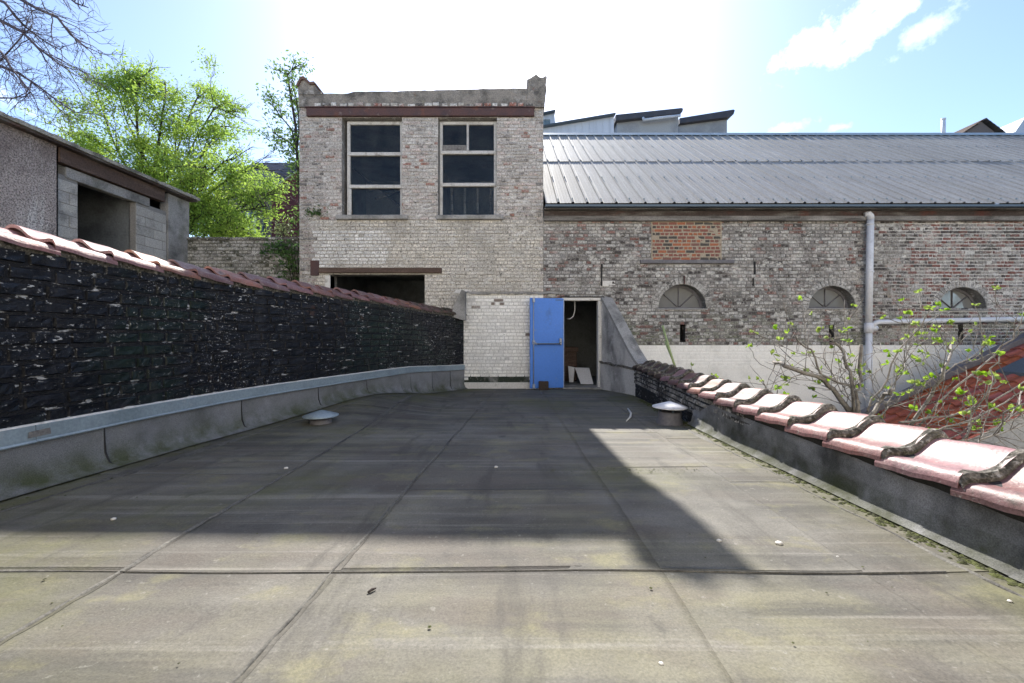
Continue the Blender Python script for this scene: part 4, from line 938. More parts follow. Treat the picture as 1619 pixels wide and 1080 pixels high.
for pyy in (356, 430, 498):
    g = MB(); g.tube([(xp - .005, yp, FZ(pyy)), (xp - .006, yp, FZ(pyy + 2.5))], .071, 14); g.box(xp - .02, xp + .02, yp + .05, FY, FZ(pyy + 2), FZ(pyy)); g.build('bracket', M['pvc'], dp)
# ---------------------------------------------------------------- the blue door
df = thing('door_frame', 'worn white timber frame round the open doorway', 'door frame', (FX(918), FY, .06))
g = MB(); g.bbox(FX(888), FX(953), FY - .05, FY + .1, FZ(475.5), FZ(471), .006); g.build('head', M['white'], df)
g = MB(); g.box(FX(886), FX(955), FY - .06, FY - .01, FZ(470.6), FZ(469.2)); g.build('drip_edge', M['iron'], df)
g = MB(); g.bbox(FX(945.5), FX(951), FY - .045, FY + .12, .05, FZ(475.8), .006); g.build('jamb', M['white'], df)
g = MB(); g.bbox(FX(889.5), FX(892), FY - .02, FY + .12, .05, FZ(475.8), .004); g.build('jamb', M['white'], df)
g = MB(); g.bbox(FX(889), FX(950), FY - .10, FY + .35, .0, .065, .006); g.build('threshold', M['cement'], df)
dr = thing('fire_door', 'blue metal door with a panic bar standing wide open against the white wall', 'door', (FX(890.5), FY - .06, .05))
DH, DW, DTK = FZ(472.5) - .05, .735, .045
dm = Matrix.Translation((FX(890.5), FY - .065, .05)) @ Matrix.Rotation(rad(9), 4, 'Z')
def dpart(g, name, mat, par): return g.build(name, mat, par, dm)
g = MB(); g.bbox(-DW, 0, -DTK, 0, .012, DH, .004); leaf = dpart(g, 'door_leaf', M['blue'], dr)
g = MB(); g.bbox(-DW - .012, -DW + .055, -DTK - .006, -.002, .01, DH + .002, .003); dpart(g, 'edge_strip', M['blue'], dr)
g = MB(); g.box(-DW + .056, -DW + .066, -DTK - .004, -DTK + .002, .012, DH - .002); dpart(g, 'edge_trim', M['blueside'], dr)
g = MB(); g.box(-.012, .004, -DTK - .004, -.001, .012, DH - .002); dpart(g, 'edge_trim', M['blueside'], dr)
g = MB(); g.tube([(-DW + .06, -DTK - .02, .03), (-DW + .06, -DTK - .02, DH - .02)], .010, 8); rod = dpart(g, 'latch_rod', M['steel'], dr)
for z in (.0, .94, DH - .11):
    g = MB(); g.bbox(-DW + .035, -DW + .09, -DTK - .045, -DTK - .001, z + .01, z + .11, .01); dpart(g, 'latch_box', M['steel'], dr)
g = MB(); g.bbox(-.11, -.055, -DTK - .06, -DTK - .001, .94, 1.09, .015); dpart(g, 'bar_housing', M['steel'], dr)
g = MB(); g.tube([(-DW + .07, -DTK - .04, 1.0), (-DW + .12, -DTK - .08, .965), (-.13, -DTK - .08, .965), (-.085, -DTK - .05, .99)], .016, 10); dpart(g, 'panic_bar', M['zincdark'], dr)
g = MB(); g.tube([(-DW + .065, -DTK - .035, 1.0), (-DW + .13, -DTK - .08, .955)], .022, 8); dpart(g, 'bar_arm', M['steel'], dr)
for z in (.25, 1.0, 1.75):
    g = MB(); g.tube([(.008, -.012, z), (.008, -.012, z + .1)], .011, 8); dpart(g, 'hinge', M['steel'], dr)
g = MB(); g.bbox(-.19, -.03, -DTK - .012, -DTK - .002, DH - .045, DH - .03, .002); dpart(g, 'closer_arm', M['zincdark'], dr)
ds = MB(); ds.bbox(FX(851), FX(866), FY - .30, FY - .215, floor_z(.6, 8.5), .22, .012)
tag(ds.build('door_stop', M['brown']), 'dark brown block holding the blue door open', 'door stop')
g = MB(); g.poly([(FX(925), FY + .5, .07), (FX(945), FY + .42, .07), (FX(942.5), FY + .75, .42), (FX(919), FY + .85, .42), (FX(925), FY + .53, .07), (FX(945), FY + .45, .07), (FX(942.5), FY + .78, .42), (FX(919), FY + .88, .42)], [(0, 1, 2, 3), (7, 6, 5, 4), (0, 4, 5, 1), (2, 6, 7, 3), (1, 5, 6, 2), (0, 3, 7, 4)])
tag(g.build('leaning_board', M['board']), 'wide white board leaning just inside the doorway', 'board')
g = MB(); g.prism([(FX(909), .07), (FX(916), .07), (FX(918), .43), (FX(907), .46)], FY + .8, FY + .83)
tag(g.build('leaning_board', M['board']), 'narrow white board standing behind the wide one inside the doorway', 'board')
g = MB(); g.tube([at(909, 474, FY + .3), at(909.5, 490, FY + .35), at(907, 500, FY + .35), at(902, 504, FY + .35), at(897, 504, FY + .4)], .012, 6)
tag(g.build('hanging_cable', M['board']), 'looped white cable hanging inside the doorway', 'cable')
g = MB(); g.bbox(1.15, 1.62, FY + 1.2, FY + 1.7, .06, .78, .01); g.bbox(1.12, 1.65, FY + 1.15, FY + 1.75, .785, .9, .01)
tag(g.build('bench', M['timber']), 'dark wooden bench in the shade inside the doorway', 'bench')
# ---------------------------------------------------------------- small things on the terrace
def cowl(name, label, x, y, r, zc, base, capm='zinc'):
    z = floor_z(x, y); t = thing(name, label, 'vent', (x, y, z), 'roof vents')
    g = MB(); g.lathe([(0.001, zc + .066), (.02, zc + .064), (r * .5, zc + .040), (r, zc + .008), (r, zc), (r * .97, zc - .004), (r * .4, zc + .03), (.001, zc + .04)], (x, y, z), 28); g.build('cap', M[capm], t)
    g = MB(); g.lathe([(base * 1.15, -.02), (base * 1.12, .03), (base, .07), (base, zc * .75), (base * .9, zc * .75), (base * .9, 0)], (x, y, z), 20); g.build('collar', M['lead'], t)
    for k in range(3):
        a = 2.1 * k + .5; g = MB(); g.box(x + base * .8 * math.cos(a) - .01, x + base * .8 * math.cos(a) + .01, y + base * .8 * math.sin(a) - .01, y + base * .8 * math.sin(a) + .01, z + zc * .7, z + zc + .03); g.build('stay', M['zincdark'], t)
    return t
cowl('roof_vent', 'grey cone capped roof vent by the black wall', -2.12, 4.42, .185, .075, .10)
v2 = cowl('roof_vent', 'pale cone capped roof vent on a squat collar beside the tiled parapet', 1.80, 4.55, .19, .19, .125, 'board')
def sprig(name, label, cat, pts, r, mat, group=None):
    g = MB(); g.tube([(x, y, floor_z(x, y) + r + h) for x, y, h in pts], [r * .7] + [r] * (len(pts) - 2) + [r * .5], 6); return tag(g.build(name, mat), label, cat, group)
fl = lambda px, py: (lambda Y: ((px - CX) / FPX * Y, Y))(523.0 / (py - 555))
a = fl(993, 651); b = fl(998, 657); c = fl(991, 667)
sprig('dry_stick', 'pale bent stick on the sunlit roof near the vent', 'stick', [(a[0], a[1], .03), (b[0], b[1], .02), ((b[0] + c[0]) / 2 + .02, (b[1] + c[1]) / 2, .01), (c[0], c[1], .0)], .013, M['stone'])
a = fl(582, 938); b = fl(595, 932); sprig('dark_twig', 'short dark twig on the sunlit roof at the lower left', 'stick', [(a[0], a[1], 0), ((a[0] + b[0]) / 2, (a[1] + b[1]) / 2, .004), (b[0], b[1], .002)], .005, M['bark'])
def pebble(px, py, r, label, mat='stone'):
    x, y = fl(px, py); g = MB(); z = floor_z(x, y) + ripple(x, y) + .001; sd = R.random() * 9
    def f(u, v):
        th, ph = u * 2 * math.pi, (v - .5) * math.pi; d = Vector((math.cos(th) * math.cos(ph), math.sin(th) * math.cos(ph), math.sin(ph)))
        k = r * (1 + .35 * noise.noise(d * 1.4 + Vector((sd, 0, 0)))); return (x + d.x * k, y + d.y * k * .8, z + r * .35 + d.z * k * .45)
    g.grid(f, 10, 6); return tag(g.build('pebble', M[mat]), label, 'pebble', 'pebbles on the roof')
pebble(1232, 860, .016, 'larger pale pebble alone on the sunlit right of the roof'); pebble(1137, 856, .011, 'white pebble on the right edge of the tower shadow')
pebble(180, 823, .013, 'white chip at the left edge of the shadow line'); pebble(453, 742, .016, 'pale chip in the shade near the black wall'); pebble(785, 739, .014, 'pale chip in the middle of the shaded roof')
pebble(1046, 1051, .007, 'tiny pale pebble at the near edge of the roof'); pebble(1597, 953, .007, 'tiny pale pebble near the right hand roof seam'); pebble(1325, 880, .006, 'tiny grey pebble right of the larger pale one')
g = MB()
for k in range(900):                              # moss crumbs and grit gathered along the parapet and below the vent
    y = R.uniform(.9, 6.5); x = rx(y) - abs(R.gauss(.02, .09)) - .03
    if k % 4 == 0: x, y = R.gauss(.75, .35), R.gauss(2.75, .04)
    if k % 7 == 0: x, y = R.gauss(1.7, .15), R.gauss(4.6, .3)
    if k % 9 == 0: y = R.uniform(1.5, 7); x = lx(y) + .12 + abs(R.gauss(0, .12))
    if k % 13 == 0: x, y = R.uniform(-2.4, 1.7), R.uniform(1.0, 7)
    r = R.uniform(.002, .006) * (1.6 if k % 9 == 0 else .9); z = floor_z(x, y) + .008
    vs = [(x + r * math.cos(t_), y + r * math.sin(t_), z) for t_ in (0, 1.3, 2.5, 3.8, 5)] + [(x, y, z + r * .45)]
    g.poly(vs, [(i, (i + 1) % 5, 5) for i in range(5)])
for k in range(1500):                             # the mossy gutter line at the foot of the parapet
    y = R.uniform(.8, 6.8); x = rx(y) - .05 - abs(R.gauss(0, .035)) * (1 + 1.2 * max(0, nz2(y, 3, 1.7)))
    r = R.uniform(.005, .02); z = floor_z(x, y) + .004
    vs = [(x + r * R.uniform(.6, 1.2) * math.cos(t_), y + r * R.uniform(.6, 1.2) * math.sin(t_), z) for t_ in (0, 1.05, 2.1, 3.15, 4.2, 5.2)] + [(x, y, z + r * .5)]
    g.poly(vs, [(i, (i + 1) % 6, 6) for i in range(6)])
tag(g.build('moss_crumbs', M['moss']), 'dark moss crumbs and grit strewn on the flat roof', 'moss', kind='stuff')
g = MB(); g.tube([at(1048, 515, 6.9), at(1060, 556, 6.75), at(1073, 596, 6.6)], .02, 6); g.tube([at(1052, 540, 6.95), at(1065, 572, 6.8), at(1075, 598, 6.65)], .016, 6)
tag(g.build('garden_canes', M['cane']), 'pair of pale green canes leaning behind the tiled parapet', 'cane')
# ================================================================ LEFT: SHED AND GARDEN WALL
sh = thing('garden_shed', 'flat roofed shed with pebbledash wall and grey block piers behind the black wall', 'shed', (-7.4, 7, -2.2))
SX = -7.4; sY = lambda px: FPX * -SX / (CX - px); sZ = lambda px, py: CAMZ + (HY - py) / FPX * sY(px)
YA, YB_, YC, YD, YE, YF = 2.0, sY(92), sY(128), sY(219), sY(268), sY(301)
ZR = 5.2; ZR = CAMZ + (HY - 193) / FPX * sY(0)       # underside of the roof
def shz(px, py): return sZ(px, py)
g = MB(); g.face([(SX, YA, -2.2), (SX, YB_, -2.2), (SX, YB_, ZR), (SX, YA, ZR)]); g.box(SX - .2, SX, YB_ - .02, YB_, -2.2, ZR); g.build('pebbledash_wall', M['pebble'], sh)
g = MB(); g.box(SX - .2, SX - .02, YE, YF, -2.2, ZR - .02); g.build('end_wall', M['cement'], sh)
n_ = 0
BH = 0.192
for (y0, y1) in ((YB_ + .01, YC), (YD, YE - .01)):
    g = MB(); g.box(SX - .17, SX - .052, y0, y1, -2.2, ZR - .42); g.build('pier_core', M['blockjoint'], sh)
    for r in range(20):
        z = 0.9 + r * BH
        if z + BH > ZR - .40: break
        yy = y0; first = True
        while yy < y1 - .01:
            w = .40 if not (first and r % 2) else .20; first = False; e = min(yy + w, y1)
            if y1 - e < .06: e = y1
            if e - yy < .03: break
            g = MB(); o = R.uniform(-.004, .004); g.bbox(SX - .165, SX - .045 + o, yy + .005, e - .005, z + .005, z + BH - .005, .005); g.build('concrete_block', M['block'], sh); yy = e
g = MB(); g.bbox(SX - .17, SX - .03, sY(108), sY(240), ZR - .45, ZR - .27, .008); g.build('concrete_lintel', M['cement'], sh)
g = MB(); g.box(SX - .12, SX + .03, YB_ + .01, sY(259), ZR - .25, ZR - .01); g.build('timber_beam', M['timber'], sh)
g = MB(); g.box(SX - 3.2, SX + .12, YA - .1, YF + .08, ZR, ZR + .035); g.build('roof_deck', M['fascia'], sh)
g = MB(); n = 60
for k in range(n):
    a, b = YA - .1 + (YF + .2 - YA) * k / n, YA - .1 + (YF + .2 - YA) * (k + 1) / n
    h0 = .10 + .02 * nz2(k, 0, .6); g.box(SX + .02, SX + .15 + .01 * nz2(k, 3, .5), a, b, ZR + .037, ZR + h0)
g.box(SX - 3.2, SX + .02, YA - .1, YF + .1, ZR + .036, ZR + .08)
g.build('roof_edge', M['roofedge'], sh)
g = MB(); g.face([(SX - .2, YD + .02, -2.2), (SX - 3, YD + .02, -2.2), (SX - 3, YD + .02, ZR), (SX - .2, YD + .02, ZR)]); g.face([(SX - 3, YA, -2.2), (SX - 3, YF, -2.2), (SX - 3, YF, ZR), (SX - 3, YA, ZR)]); g.face([(SX - .2, YF - .02, -2.2), (SX - 3, YF - .02, -2.2), (SX - 3, YF - .02, ZR), (SX - .2, YF - .02, ZR)])
g.face([(SX - .2, YC - .02, -2.2), (SX - 3, YC - .02, -2.2), (SX - 3, YC - .02, ZR), (SX - .2, YC - .02, ZR)])
g.build('inner_walls', M['inside'], sh)
gw = thing('garden_wall', 'old pale brick garden wall with moss between the shed and the tower', 'wall', (-6, 9.12, -2.2))
GY = 9.12; gx = lambda px: (px - CX) / FPX * GY; gz = lambda py: CAMZ + (HY - py) / FPX * GY
def gw_col(x, z):
    w = .23 + .15 * R.random(); n1 = nz2(x, z, 1.1, 50); k = smooth(gx(415), gx(470), x)
    if R.random() < .15 + .4 * max(0, n1) + .4 * k: return (.075, .075, .05, .05)
    return (w, w * .95, w * .80, .15)
g = MB(); backing(g, gx(262), gx(482), -2.2, gz(381), GY, [], lambda x, z: (.14, .135, .11, 0)); g.box(gx(262), gx(482), GY + .01, GY + .22, -2.2, gz(380), (.14, .13, .11, 0)); g.build('wall', M['mortar'], gw)
gs = courses(gx(266), gx(482), gz(470), gz(380), .076, .2, lambda z: [])
gs.sort(key=lambda q: -q[2])
rest = MB()
for k, q in enumerate(gs):
    if k < 300: h = MB(); face_brick(h, q, gw_col, GY); h.build('brick', M['brick'], gw)
    else: face_brick(rest, q, gw_col, GY)
if rest.f: tag(rest.build('brickwork', M['brick'], gw), kind='stuff')
for k in range(13):
    a = gx(289) + k * .205; g = MB(); g.bbox(a, a + .198, GY - .03, GY + .22, gz(380) + .001, gz(377.5) + .03 + R.uniform(-.01, .01), .01, (.12, .115, .09, .1)); g.build('coping_brick', M['brick'], gw)
# ---------------------------------------------------------------- foliage helpers
def leafquad(mb, p, size, up=0.3):
    n = Vector((R.gauss(0, 1), R.gauss(0, 1), R.gauss(0, 1) + up)).normalized(); a = n.orthogonal().normalized()
    a = Matrix.Rotation(R.uniform(0, 6.28), 3, n) @ a; b = n.cross(a); s = size * R.uniform(.6, 1.3)
    mb.poly([p - a * s, p + b * s * .45 + n * s * .12, p + a * s, p - b * s * .45 + n * s * .12], [(0, 1, 2), (0, 2, 3)])
def limb(p, d, L, n, bend, grav=0.0):
    pts = [Vector(p)]; d = Vector(d).normalized()
    for k in range(n):
        d = (d + Vector((R.gauss(0, bend), R.gauss(0, bend), R.gauss(0, bend) + grav))).normalized(); pts.append(pts[-1] + d * (L / n))
    return pts
def grow(wood, p, d, L, r, depth, spec, ends):
    pts = limb(p, d, L, 5, spec['bend'], spec['grav']); n = len(pts)
    wood.tube(pts, [r * (1 - .55 * k / (n - 1)) for k in range(n)], spec.get('sides', 5) if depth > 1 else 3, False)
    if depth <= spec.get('leafdepth', 1): ends += pts[1:]
    if depth == 0: return
    for c in range(spec['kids'][depth - 1]):
        k = R.uniform(.3, 1.0) if c else 1.0; i = min(n - 2, int(k * (n - 1))); q = pts[i].lerp(pts[i + 1], k * (n - 1) - i if i < n - 1 else 1)
        dd = (pts[i + 1] - pts[i]).normalized(); s = Vector((R.gauss(0, 1), R.gauss(0, 1), R.gauss(0, .7))); s = (s - dd * s.dot(dd)).normalized()
        grow(wood, q, dd + s * spec['spread'] * R.uniform(.6, 1.2), L * spec['shrink'] * R.uniform(.75, 1.15), max(r * .52, spec['rmin']), depth - 1, spec, ends)
# ---------------------------------------------------------------- green trees behind the shed
def tree(name, label, base, stems, spec, leaves, lsize, jitter, keep=lambda p: True, group='trees beyond the walls', leafm='leaf', barkm='bark'):
    t = thing(name, label, 'tree', base, group); wood = MB(); ends = []; crown = MB()
    for pts, r in stems:
        pts = [Vector(p) for p in pts]
        wood.tube(pts, [r * (1 - .6 * k / (len(pts) - 1)) for k in range(len(pts))], 6, False)
        for k in range(1, len(pts)):
            d = (pts[k] - pts[k - 1])
            for c in range(spec['per']):
                q = pts[k - 1].lerp(pts[k], R.random()); dd = d.normalized(); s = Vector((R.gauss(0, 1), R.gauss(0, 1), R.gauss(0, .6))); s = (s - dd * s.dot(dd)).normalized()
                grow(wood, q, dd + s * spec['spread'] * 1.2, spec['len'] * R.uniform(.6, 1.2), r * .35, spec['depth'], spec, ends)
        ends += [pts[-1]] * 3
    for k in range(leaves):
        p = R.choice(ends) + Vector((R.gauss(0, jitter), R.gauss(0, jitter), R.gauss(0, jitter * .6)))
        if keep(p): leafquad(crown, p, lsize, 1.0)
    wood.build('trunk', M[barkm], t); crown.build('crown', M[leafm], t); return t
def stem(pxs, Y, w=0.6):
    return [at(px, py, Y + R.uniform(-w, w) * k / len(pxs)) for k, (px, py) in enumerate(pxs)]
SP = dict(bend=.12, grav=.01, kids=(3, 3, 2), spread=.55, shrink=.62, rmin=.006, per=4, len=0.72, depth=2, leafdepth=1)
Y1 = 13.0; b0 = at(250, 400, Y1); b0.z = -2.2
st = [([b0, at(248, 380, Y1), at(240, 320, Y1)] + stem(q, Y1, 1.3), r * .65) for q, r in (
    (((228, 270), (218, 210), (215, 150), (224, 122)), .09), (((205, 275), (178, 220), (160, 165), (152, 145)), .075), (((245, 265), (255, 200), (262, 150), (262, 128)), .08),
    (((265, 280), (285, 225), (305, 170), (315, 150)), .075), (((285, 300), (320, 245), (350, 200), (362, 200)), .07), (((185, 290), (150, 250), (115, 215), (108, 208)), .06),
    (((200, 300), (160, 262), (130, 240), (118, 230)), .05), (((275, 290), (310, 220), (340, 170), (345, 170)), .06), (((235, 260), (200, 190), (185, 140), (188, 132)), .055))]
tree('maple_tree', 'tall bright green spring tree rising behind the shed roof', b0, st, SP, 64000, .045, .17, lambda p: p.x < -8.9 and (p.x > -14.2 or R.random() < .35) and p.z < 10.2 - .12 * abs(p.x + 11.6) ** 1.6)
Y2 = 12.0; b1 = at(292, 420, Y2); b1.z = -2.2
st = [([b1, at(294, 380, Y2), at(300, 348, Y2)] + stem(q, Y2, 1.0), r) for q, r in (
    (((330, 325), (370, 310), (410, 305), (432, 308)), .045), (((325, 310), (360, 285), (395, 268), (420, 262)), .045), (((315, 305), (335, 275), (355, 255), (375, 250)), .045),
    (((335, 340), (370, 335), (400, 330), (425, 325)), .045), (((320, 345), (345, 355), (370, 358), (385, 360)), .06), (((310, 330), (318, 300), (322, 275), (325, 262)), .06), (((310, 355), (325, 365), (345, 366), (355, 368)), .05))]
SP2 = dict(SP, len=.7, per=4, spread=.6)
tree('maple_tree', 'low bright green tree spreading right above the old garden wall', b1, st, SP2, 34000, .043, .16, lambda p: p.x < -7.25 and p.z < 6.6 - .5 * max(0, p.x + 8.2) ** 2)
# sparse tree at the tower's left corner
Y3_ = 10.4; b2 = at(478, 420, Y3_); b2.z = -2.2
st = [([b2, at(476, 330, Y3_), at(470, 240, Y3_)] + stem(q, Y3_, .4), r) for q, r in ((((468, 200), (460, 150), (455, 118), (468, 105)), .05), (((462, 205), (445, 185), (430, 165)), .03), (((458, 225), (440, 215), (432, 208)), .03), (((474, 200), (470, 160), (462, 130)), .03))]
tree('slender_tree', 'thin leafy sapling growing up beside the left corner of the tower', b2, st, dict(SP, len=.35, per=3, spread=.7, depth=1), 2600, .05, .12, leafm='leafm')
# bare tree reaching in from the left
b3 = Vector((-13.5, 9.0, -2.2)); t3 = thing('bare_tree', 'leafless tree reaching fine dark branches in from the upper left', 'tree', b3, 'trees beyond the walls')
wood = MB(); crown = MB(); wood.tube([b3, (-13.4, 9, 2), (-13.3, 9, 6.5), (-13.1, 9.1, 10.5)], [.28, .24, .2, .1], 8, False)
YB3 = 9.0; SPB = dict(bend=.16, grav=-.01, kids=(3, 3, 3), spread=.6, shrink=.6, rmin=.0045, sides=4)
dummy = []
for src, q, r in ((6.9, ((-60, -30), (30, -3), (58, 13), (92, 28), (112, 55), (140, 78)), .055), (6.8, ((-40, 20), (0, 32), (35, 50), (60, 75), (90, 98), (118, 118)), .05), (7.2, ((-30, -10), (8, 4), (25, 26), (40, 42), (72, 66), (98, 80)), .045), (5.9, ((-50, 85), (0, 104), (30, 116), (58, 134), (92, 160), (118, 178)), .05), (6.2, ((-60, 60), (-5, 75), (10, 92), (18, 108), (45, 140), (55, 155)), .04), (7.4, ((-30, -60), (40, -40), (90, -20), (120, 5), (140, 12)), .05), (6, ((-70, 110), (-10, 108), (10, 86), (35, 58), (45, 30)), .03), (5.6, ((-60, 140), (0, 155), (25, 155), (45, 145)), .03)):
    pts = [Vector((-13.35, 9.0, src - 1.2))] + [at(px, py, YB3 + R.uniform(-.5, .5)) for px, py in q]
    wood.tube(pts, [r * (1 - .8 * k / (len(pts) - 1)) for k in range(len(pts))], 6, False)
    for k in range(1, len(pts) - 1):
        for c in range(4):
            a, b = pts[k], pts[k + 1]; p = a.lerp(b, R.random()); dd = (b - a).normalized(); s = Vector((R.gauss(0, 1), R.gauss(0, .8), R.gauss(0, 1))); s = (s - dd * s.dot(dd)).normalized()
            grow(crown, p, dd + s * .75, R.uniform(.35, .75), max(.007, r * .22), 2, SPB, dummy)
wood.build('trunk', M['barkp'], t3); crown.build('crown', M['barkp'], t3)
# ivy and a grey bush on the garden wall
iv = thing('ivy', 'dark green ivy hanging over the garden wall beside the tower', 'ivy', at(460, 440, 9.0)); g = MB(); wood = MB()
for k in range(420):
    px, py = R.gauss(458, 12), R.uniform(384, 442)
    if R.random() < .3: px, py = R.gauss(440, 12), R.gauss(390, 7)
    if R.random() < .06: px, py = R.gauss(417, 4), R.gauss(400, 5)
    leafquad(g, at(min(px, 482), py, 9.04 - R.uniform(0, .12)), .05)
for k in range(5): wood.tube([at(462 + k * 3, 445, 9.09), at(455 + k * 4, 410, 9.08), at(448 + k * 6, 386, 9.08)], .008, 4)
g.build('foliage', M['leafd'], iv); wood.build('stem', M['bark'], iv)
iv = thing('grey_bush', 'small grey dry bush on top of the garden wall before the plum wall', 'bush', at(446, 377, 9.4)); g = MB(); wood = MB()
for k in range(260): leafquad(g, at(446, 365, 9.5) + Vector((R.gauss(0, .10), R.gauss(0, .1), R.gauss(0, .11))), .035)
for k in range(8): wood.tube([at(446, 379, 9.4), at(446 + R.uniform(-12, 12), R.uniform(352, 368), 9.5)], .006, 4)
g.build('foliage', M['cane'], iv); wood.build('stem', M['bark'], iv)
g = MB()
for k in range(120): leafquad(g, Vector((FX(R.gauss(500, 8)), FY - .04, FZ(R.gauss(336, 4)))), .03)
wd = thing('wall_weed', 'tuft of weeds growing from the tower brickwork left of the window', 'weed', (FX(500), FY, FZ(340)))
g.build('foliage', M['leafd'], wd); h = MB()
for k in range(6): h.tube([(FX(500), FY + .01, FZ(341)), (FX(500 + R.uniform(-14, 14)), FY - .04, FZ(R.uniform(330, 338)))], .004, 4)
h.build('stem', M['bark'], wd)
# ---------------------------------------------------------------- far houses
hs = thing('slate_house', 'distant house with dark slate roof and a blue white window behind the green trees', 'house', at(400, 420, 22))
HYY = 22; hx = lambda px: (px - CX) / FPX * HYY; hz = lambda py: CAMZ + (HY - py) / FPX * HYY
g = MB(); g.box(hx(340), hx(480), HYY, HYY + 6, -2.2, hz(300)); g.build('wall', M['greywall'], hs)
rf = MB(); rf.face([(hx(330), HYY - .3, hz(304)), (hx(480), HYY - .3, hz(304)), (hx(480), HYY + 3, hz(303) + 2.9), (hx(345), HYY + 3, hz(303) + 2.9)]); rf.face([(hx(345), HYY + 3, hz(303) + 2.9), (hx(480), HYY + 3, hz(303) + 2.9), (hx(480), HYY + 6.3, hz(304)), (hx(330), HYY + 6.3, hz(304))]); roof = rf.build('roof', M['slate'], hs)
for r in range(11):
    for k in range(16):
        x0 = hx(412) + k * .16 + (.08 if r % 2 else 0); t0, t1 = r / 11, (r + 1.15) / 11
        P_ = lambda x, t, o: (x, HYY - .3 + 3.3 * t, hz(304) + (hz(303) + 2.9 - hz(304)) * t + o)
        g = MB(); g.poly([P_(x0, t0, .05), P_(x0 + .15, t0, .05), P_(x0 + .15, t1, .02), P_(x0, t1, .02), P_(x0, t0, .02), P_(x0 + .15, t0, .02)], [(0, 1, 2, 3), (4, 5, 1, 0)]); g.build('slate', M['slate'], roof)
g = MB(); g.box(hx(386), hx(408), HYY - .05, HYY - .005, hz(372), hz(335)); w_ = g.build('window', M['zincdark'], hs)
for a, b, c, d in ((388, 396, 370, 338), (399, 406, 370, 345)):
    g = MB(); g.box(hx(a), hx(b), HYY - .07, HYY - .052, hz(c), hz(d)); g.build('pane', M['clad'], w_)
g = MB(); g.bbox(hx(383), hx(410), HYY - .12, HYY - .01, hz(374.5), hz(372.5), .01); g.build('sill', M['white'], w_)
g = MB(); g.tube([(hx(418.5), HYY - .1, -2), (hx(418.5), HYY - .1, hz(305))], .06, 8); g.build('drainpipe', M['zincdark'], hs)
hp = thing('plum_house', 'plum coloured brick gable with pale verge beside the tower', 'house', at(455, 420, 19)); PY = 19
qx = lambda px: (px - CX) / FPX * PY; qz = lambda py: CAMZ + (HY - py) / FPX * PY
g = MB(); g.prism([(qx(430), -2.2), (qx(520), -2.2), (qx(520), qz(236)), (qx(430), qz(299))], PY, PY + 2.5); g.build('wall', M['plum'], hp)
g = MB(); g.prism([(qx(427), qz(302)), (qx(522), qz(235.5)), (qx(522), qz(232)), (qx(427), qz(298.5))], PY - .1, PY + 2.6); g.build('roof', M['slate'], hp)
g = MB(); g.prism([(qx(427), qz(303)), (qx(522), qz(236.5)), (qx(522), qz(235.6)), (qx(427), qz(302.1))], PY - .12, PY - .02); g.build('verge_board', M['clad'], hp)
def monopitch(name, label, Y, pts, roofp, wallm, roofm, ribs=0, extra=None):
    t = thing(name, label, 'building', at(pts[0][0], 400, Y)); X_ = lambda px: (px - CX) / FPX * Y; Z_ = lambda py: CAMZ + (HY - py) / FPX * Y
    g = MB(); g.prism([(X_(a), Z_(b)) for a, b in pts], Y, Y + 5); g.build('wall', M[wallm], t)
    g = MB(); g.prism([(X_(a), Z_(b)) for a, b in roofp], Y - .35, Y + 5.3); r_ = g.build('roof', M[roofm], t)
    for k in range(ribs):
        px = pts[0][0] + (pts[1][0] - pts[0][0]) * (k + .5) / ribs; tp = pts[3][1] + (pts[2][1] - pts[3][1]) * (k + .5) / ribs
        g = MB(); g.box(X_(px) - .03, X_(px) + .03, Y - .04, Y - .002, Z_(215), Z_(tp + 1.5)); g.build('cladding_rib', M[wallm], t)
    return t, X_, Z_
monopitch('clad_building', 'white ribbed metal clad building end above the hall roof ridge', 24, [(840, 240), (971, 240), (971, 184.5), (840, 206)], [(840, 206.3), (972, 184.3), (972, 183), (840, 205)], 'clad', 'zincdark', 12)
t_, X_, Z_ = monopitch('roof_light_box', 'small white roof box right beside the tower top', 27, [(850, 230), (882, 230), (877, 179), (850, 185)], [(850, 185), (878, 179), (878, 177.5), (850, 183.5)], 'clad', 'zincdark')
g = MB(); g.box(X_(858), X_(870), 26.9, 26.98, Z_(200), Z_(190)); g.build('window', M['glass'], t_)
t_, X_, Z_ = monopitch('grey_outbuilding', 'grey outbuilding with dark sloping roof edge and white gutter above the ridge', 26, [(976, 240), (1073, 240), (1073, 183), (976, 192)], [(972, 195), (972, 186), (1074, 175.5), (1077, 176.5), (1076, 181), (1074, 183.5)], 'cladgrey', 'slate')
g = MB(); g.tube([(X_(1014), 25.6, Z_(195)), (X_(1072), 25.6, Z_(188))], .09, 6); g.tube([(X_(1015), 25.6, Z_(195)), (X_(1014), 25.6, Z_(191))], .08, 6); g.build('gutter', M['clad'], t_)
monopitch('grey_outbuilding', 'rightmost of the two grey outbuildings with dark sloping roofs', 28, [(1074, 240), (1150, 240), (1150, 187), (1074, 196)], [(1072, 199), (1072, 191), (1156, 177.5), (1158, 179), (1156, 185), (1150, 189)], 'cladgrey', 'slate')
g = MB(); g.tube([at(1492, 240, 20), at(1492, 188, 20)], .085, 10); g.tube([at(1492, 190, 20), at(1492, 187.5, 20)], .095, 10)
tag(g.build('flue_pipe', M['pvc']), 'thin grey flue pipe standing above the metal roof ridge', 'pipe')
t_ = thing('gable_house', 'brown tiled gable top peeping over the metal roof ridge', 'house', at(1550, 400, 24)); X_ = lambda px: (px - CX) / FPX * 24; Z_ = lambda py: CAMZ + (HY - py) / FPX * 24
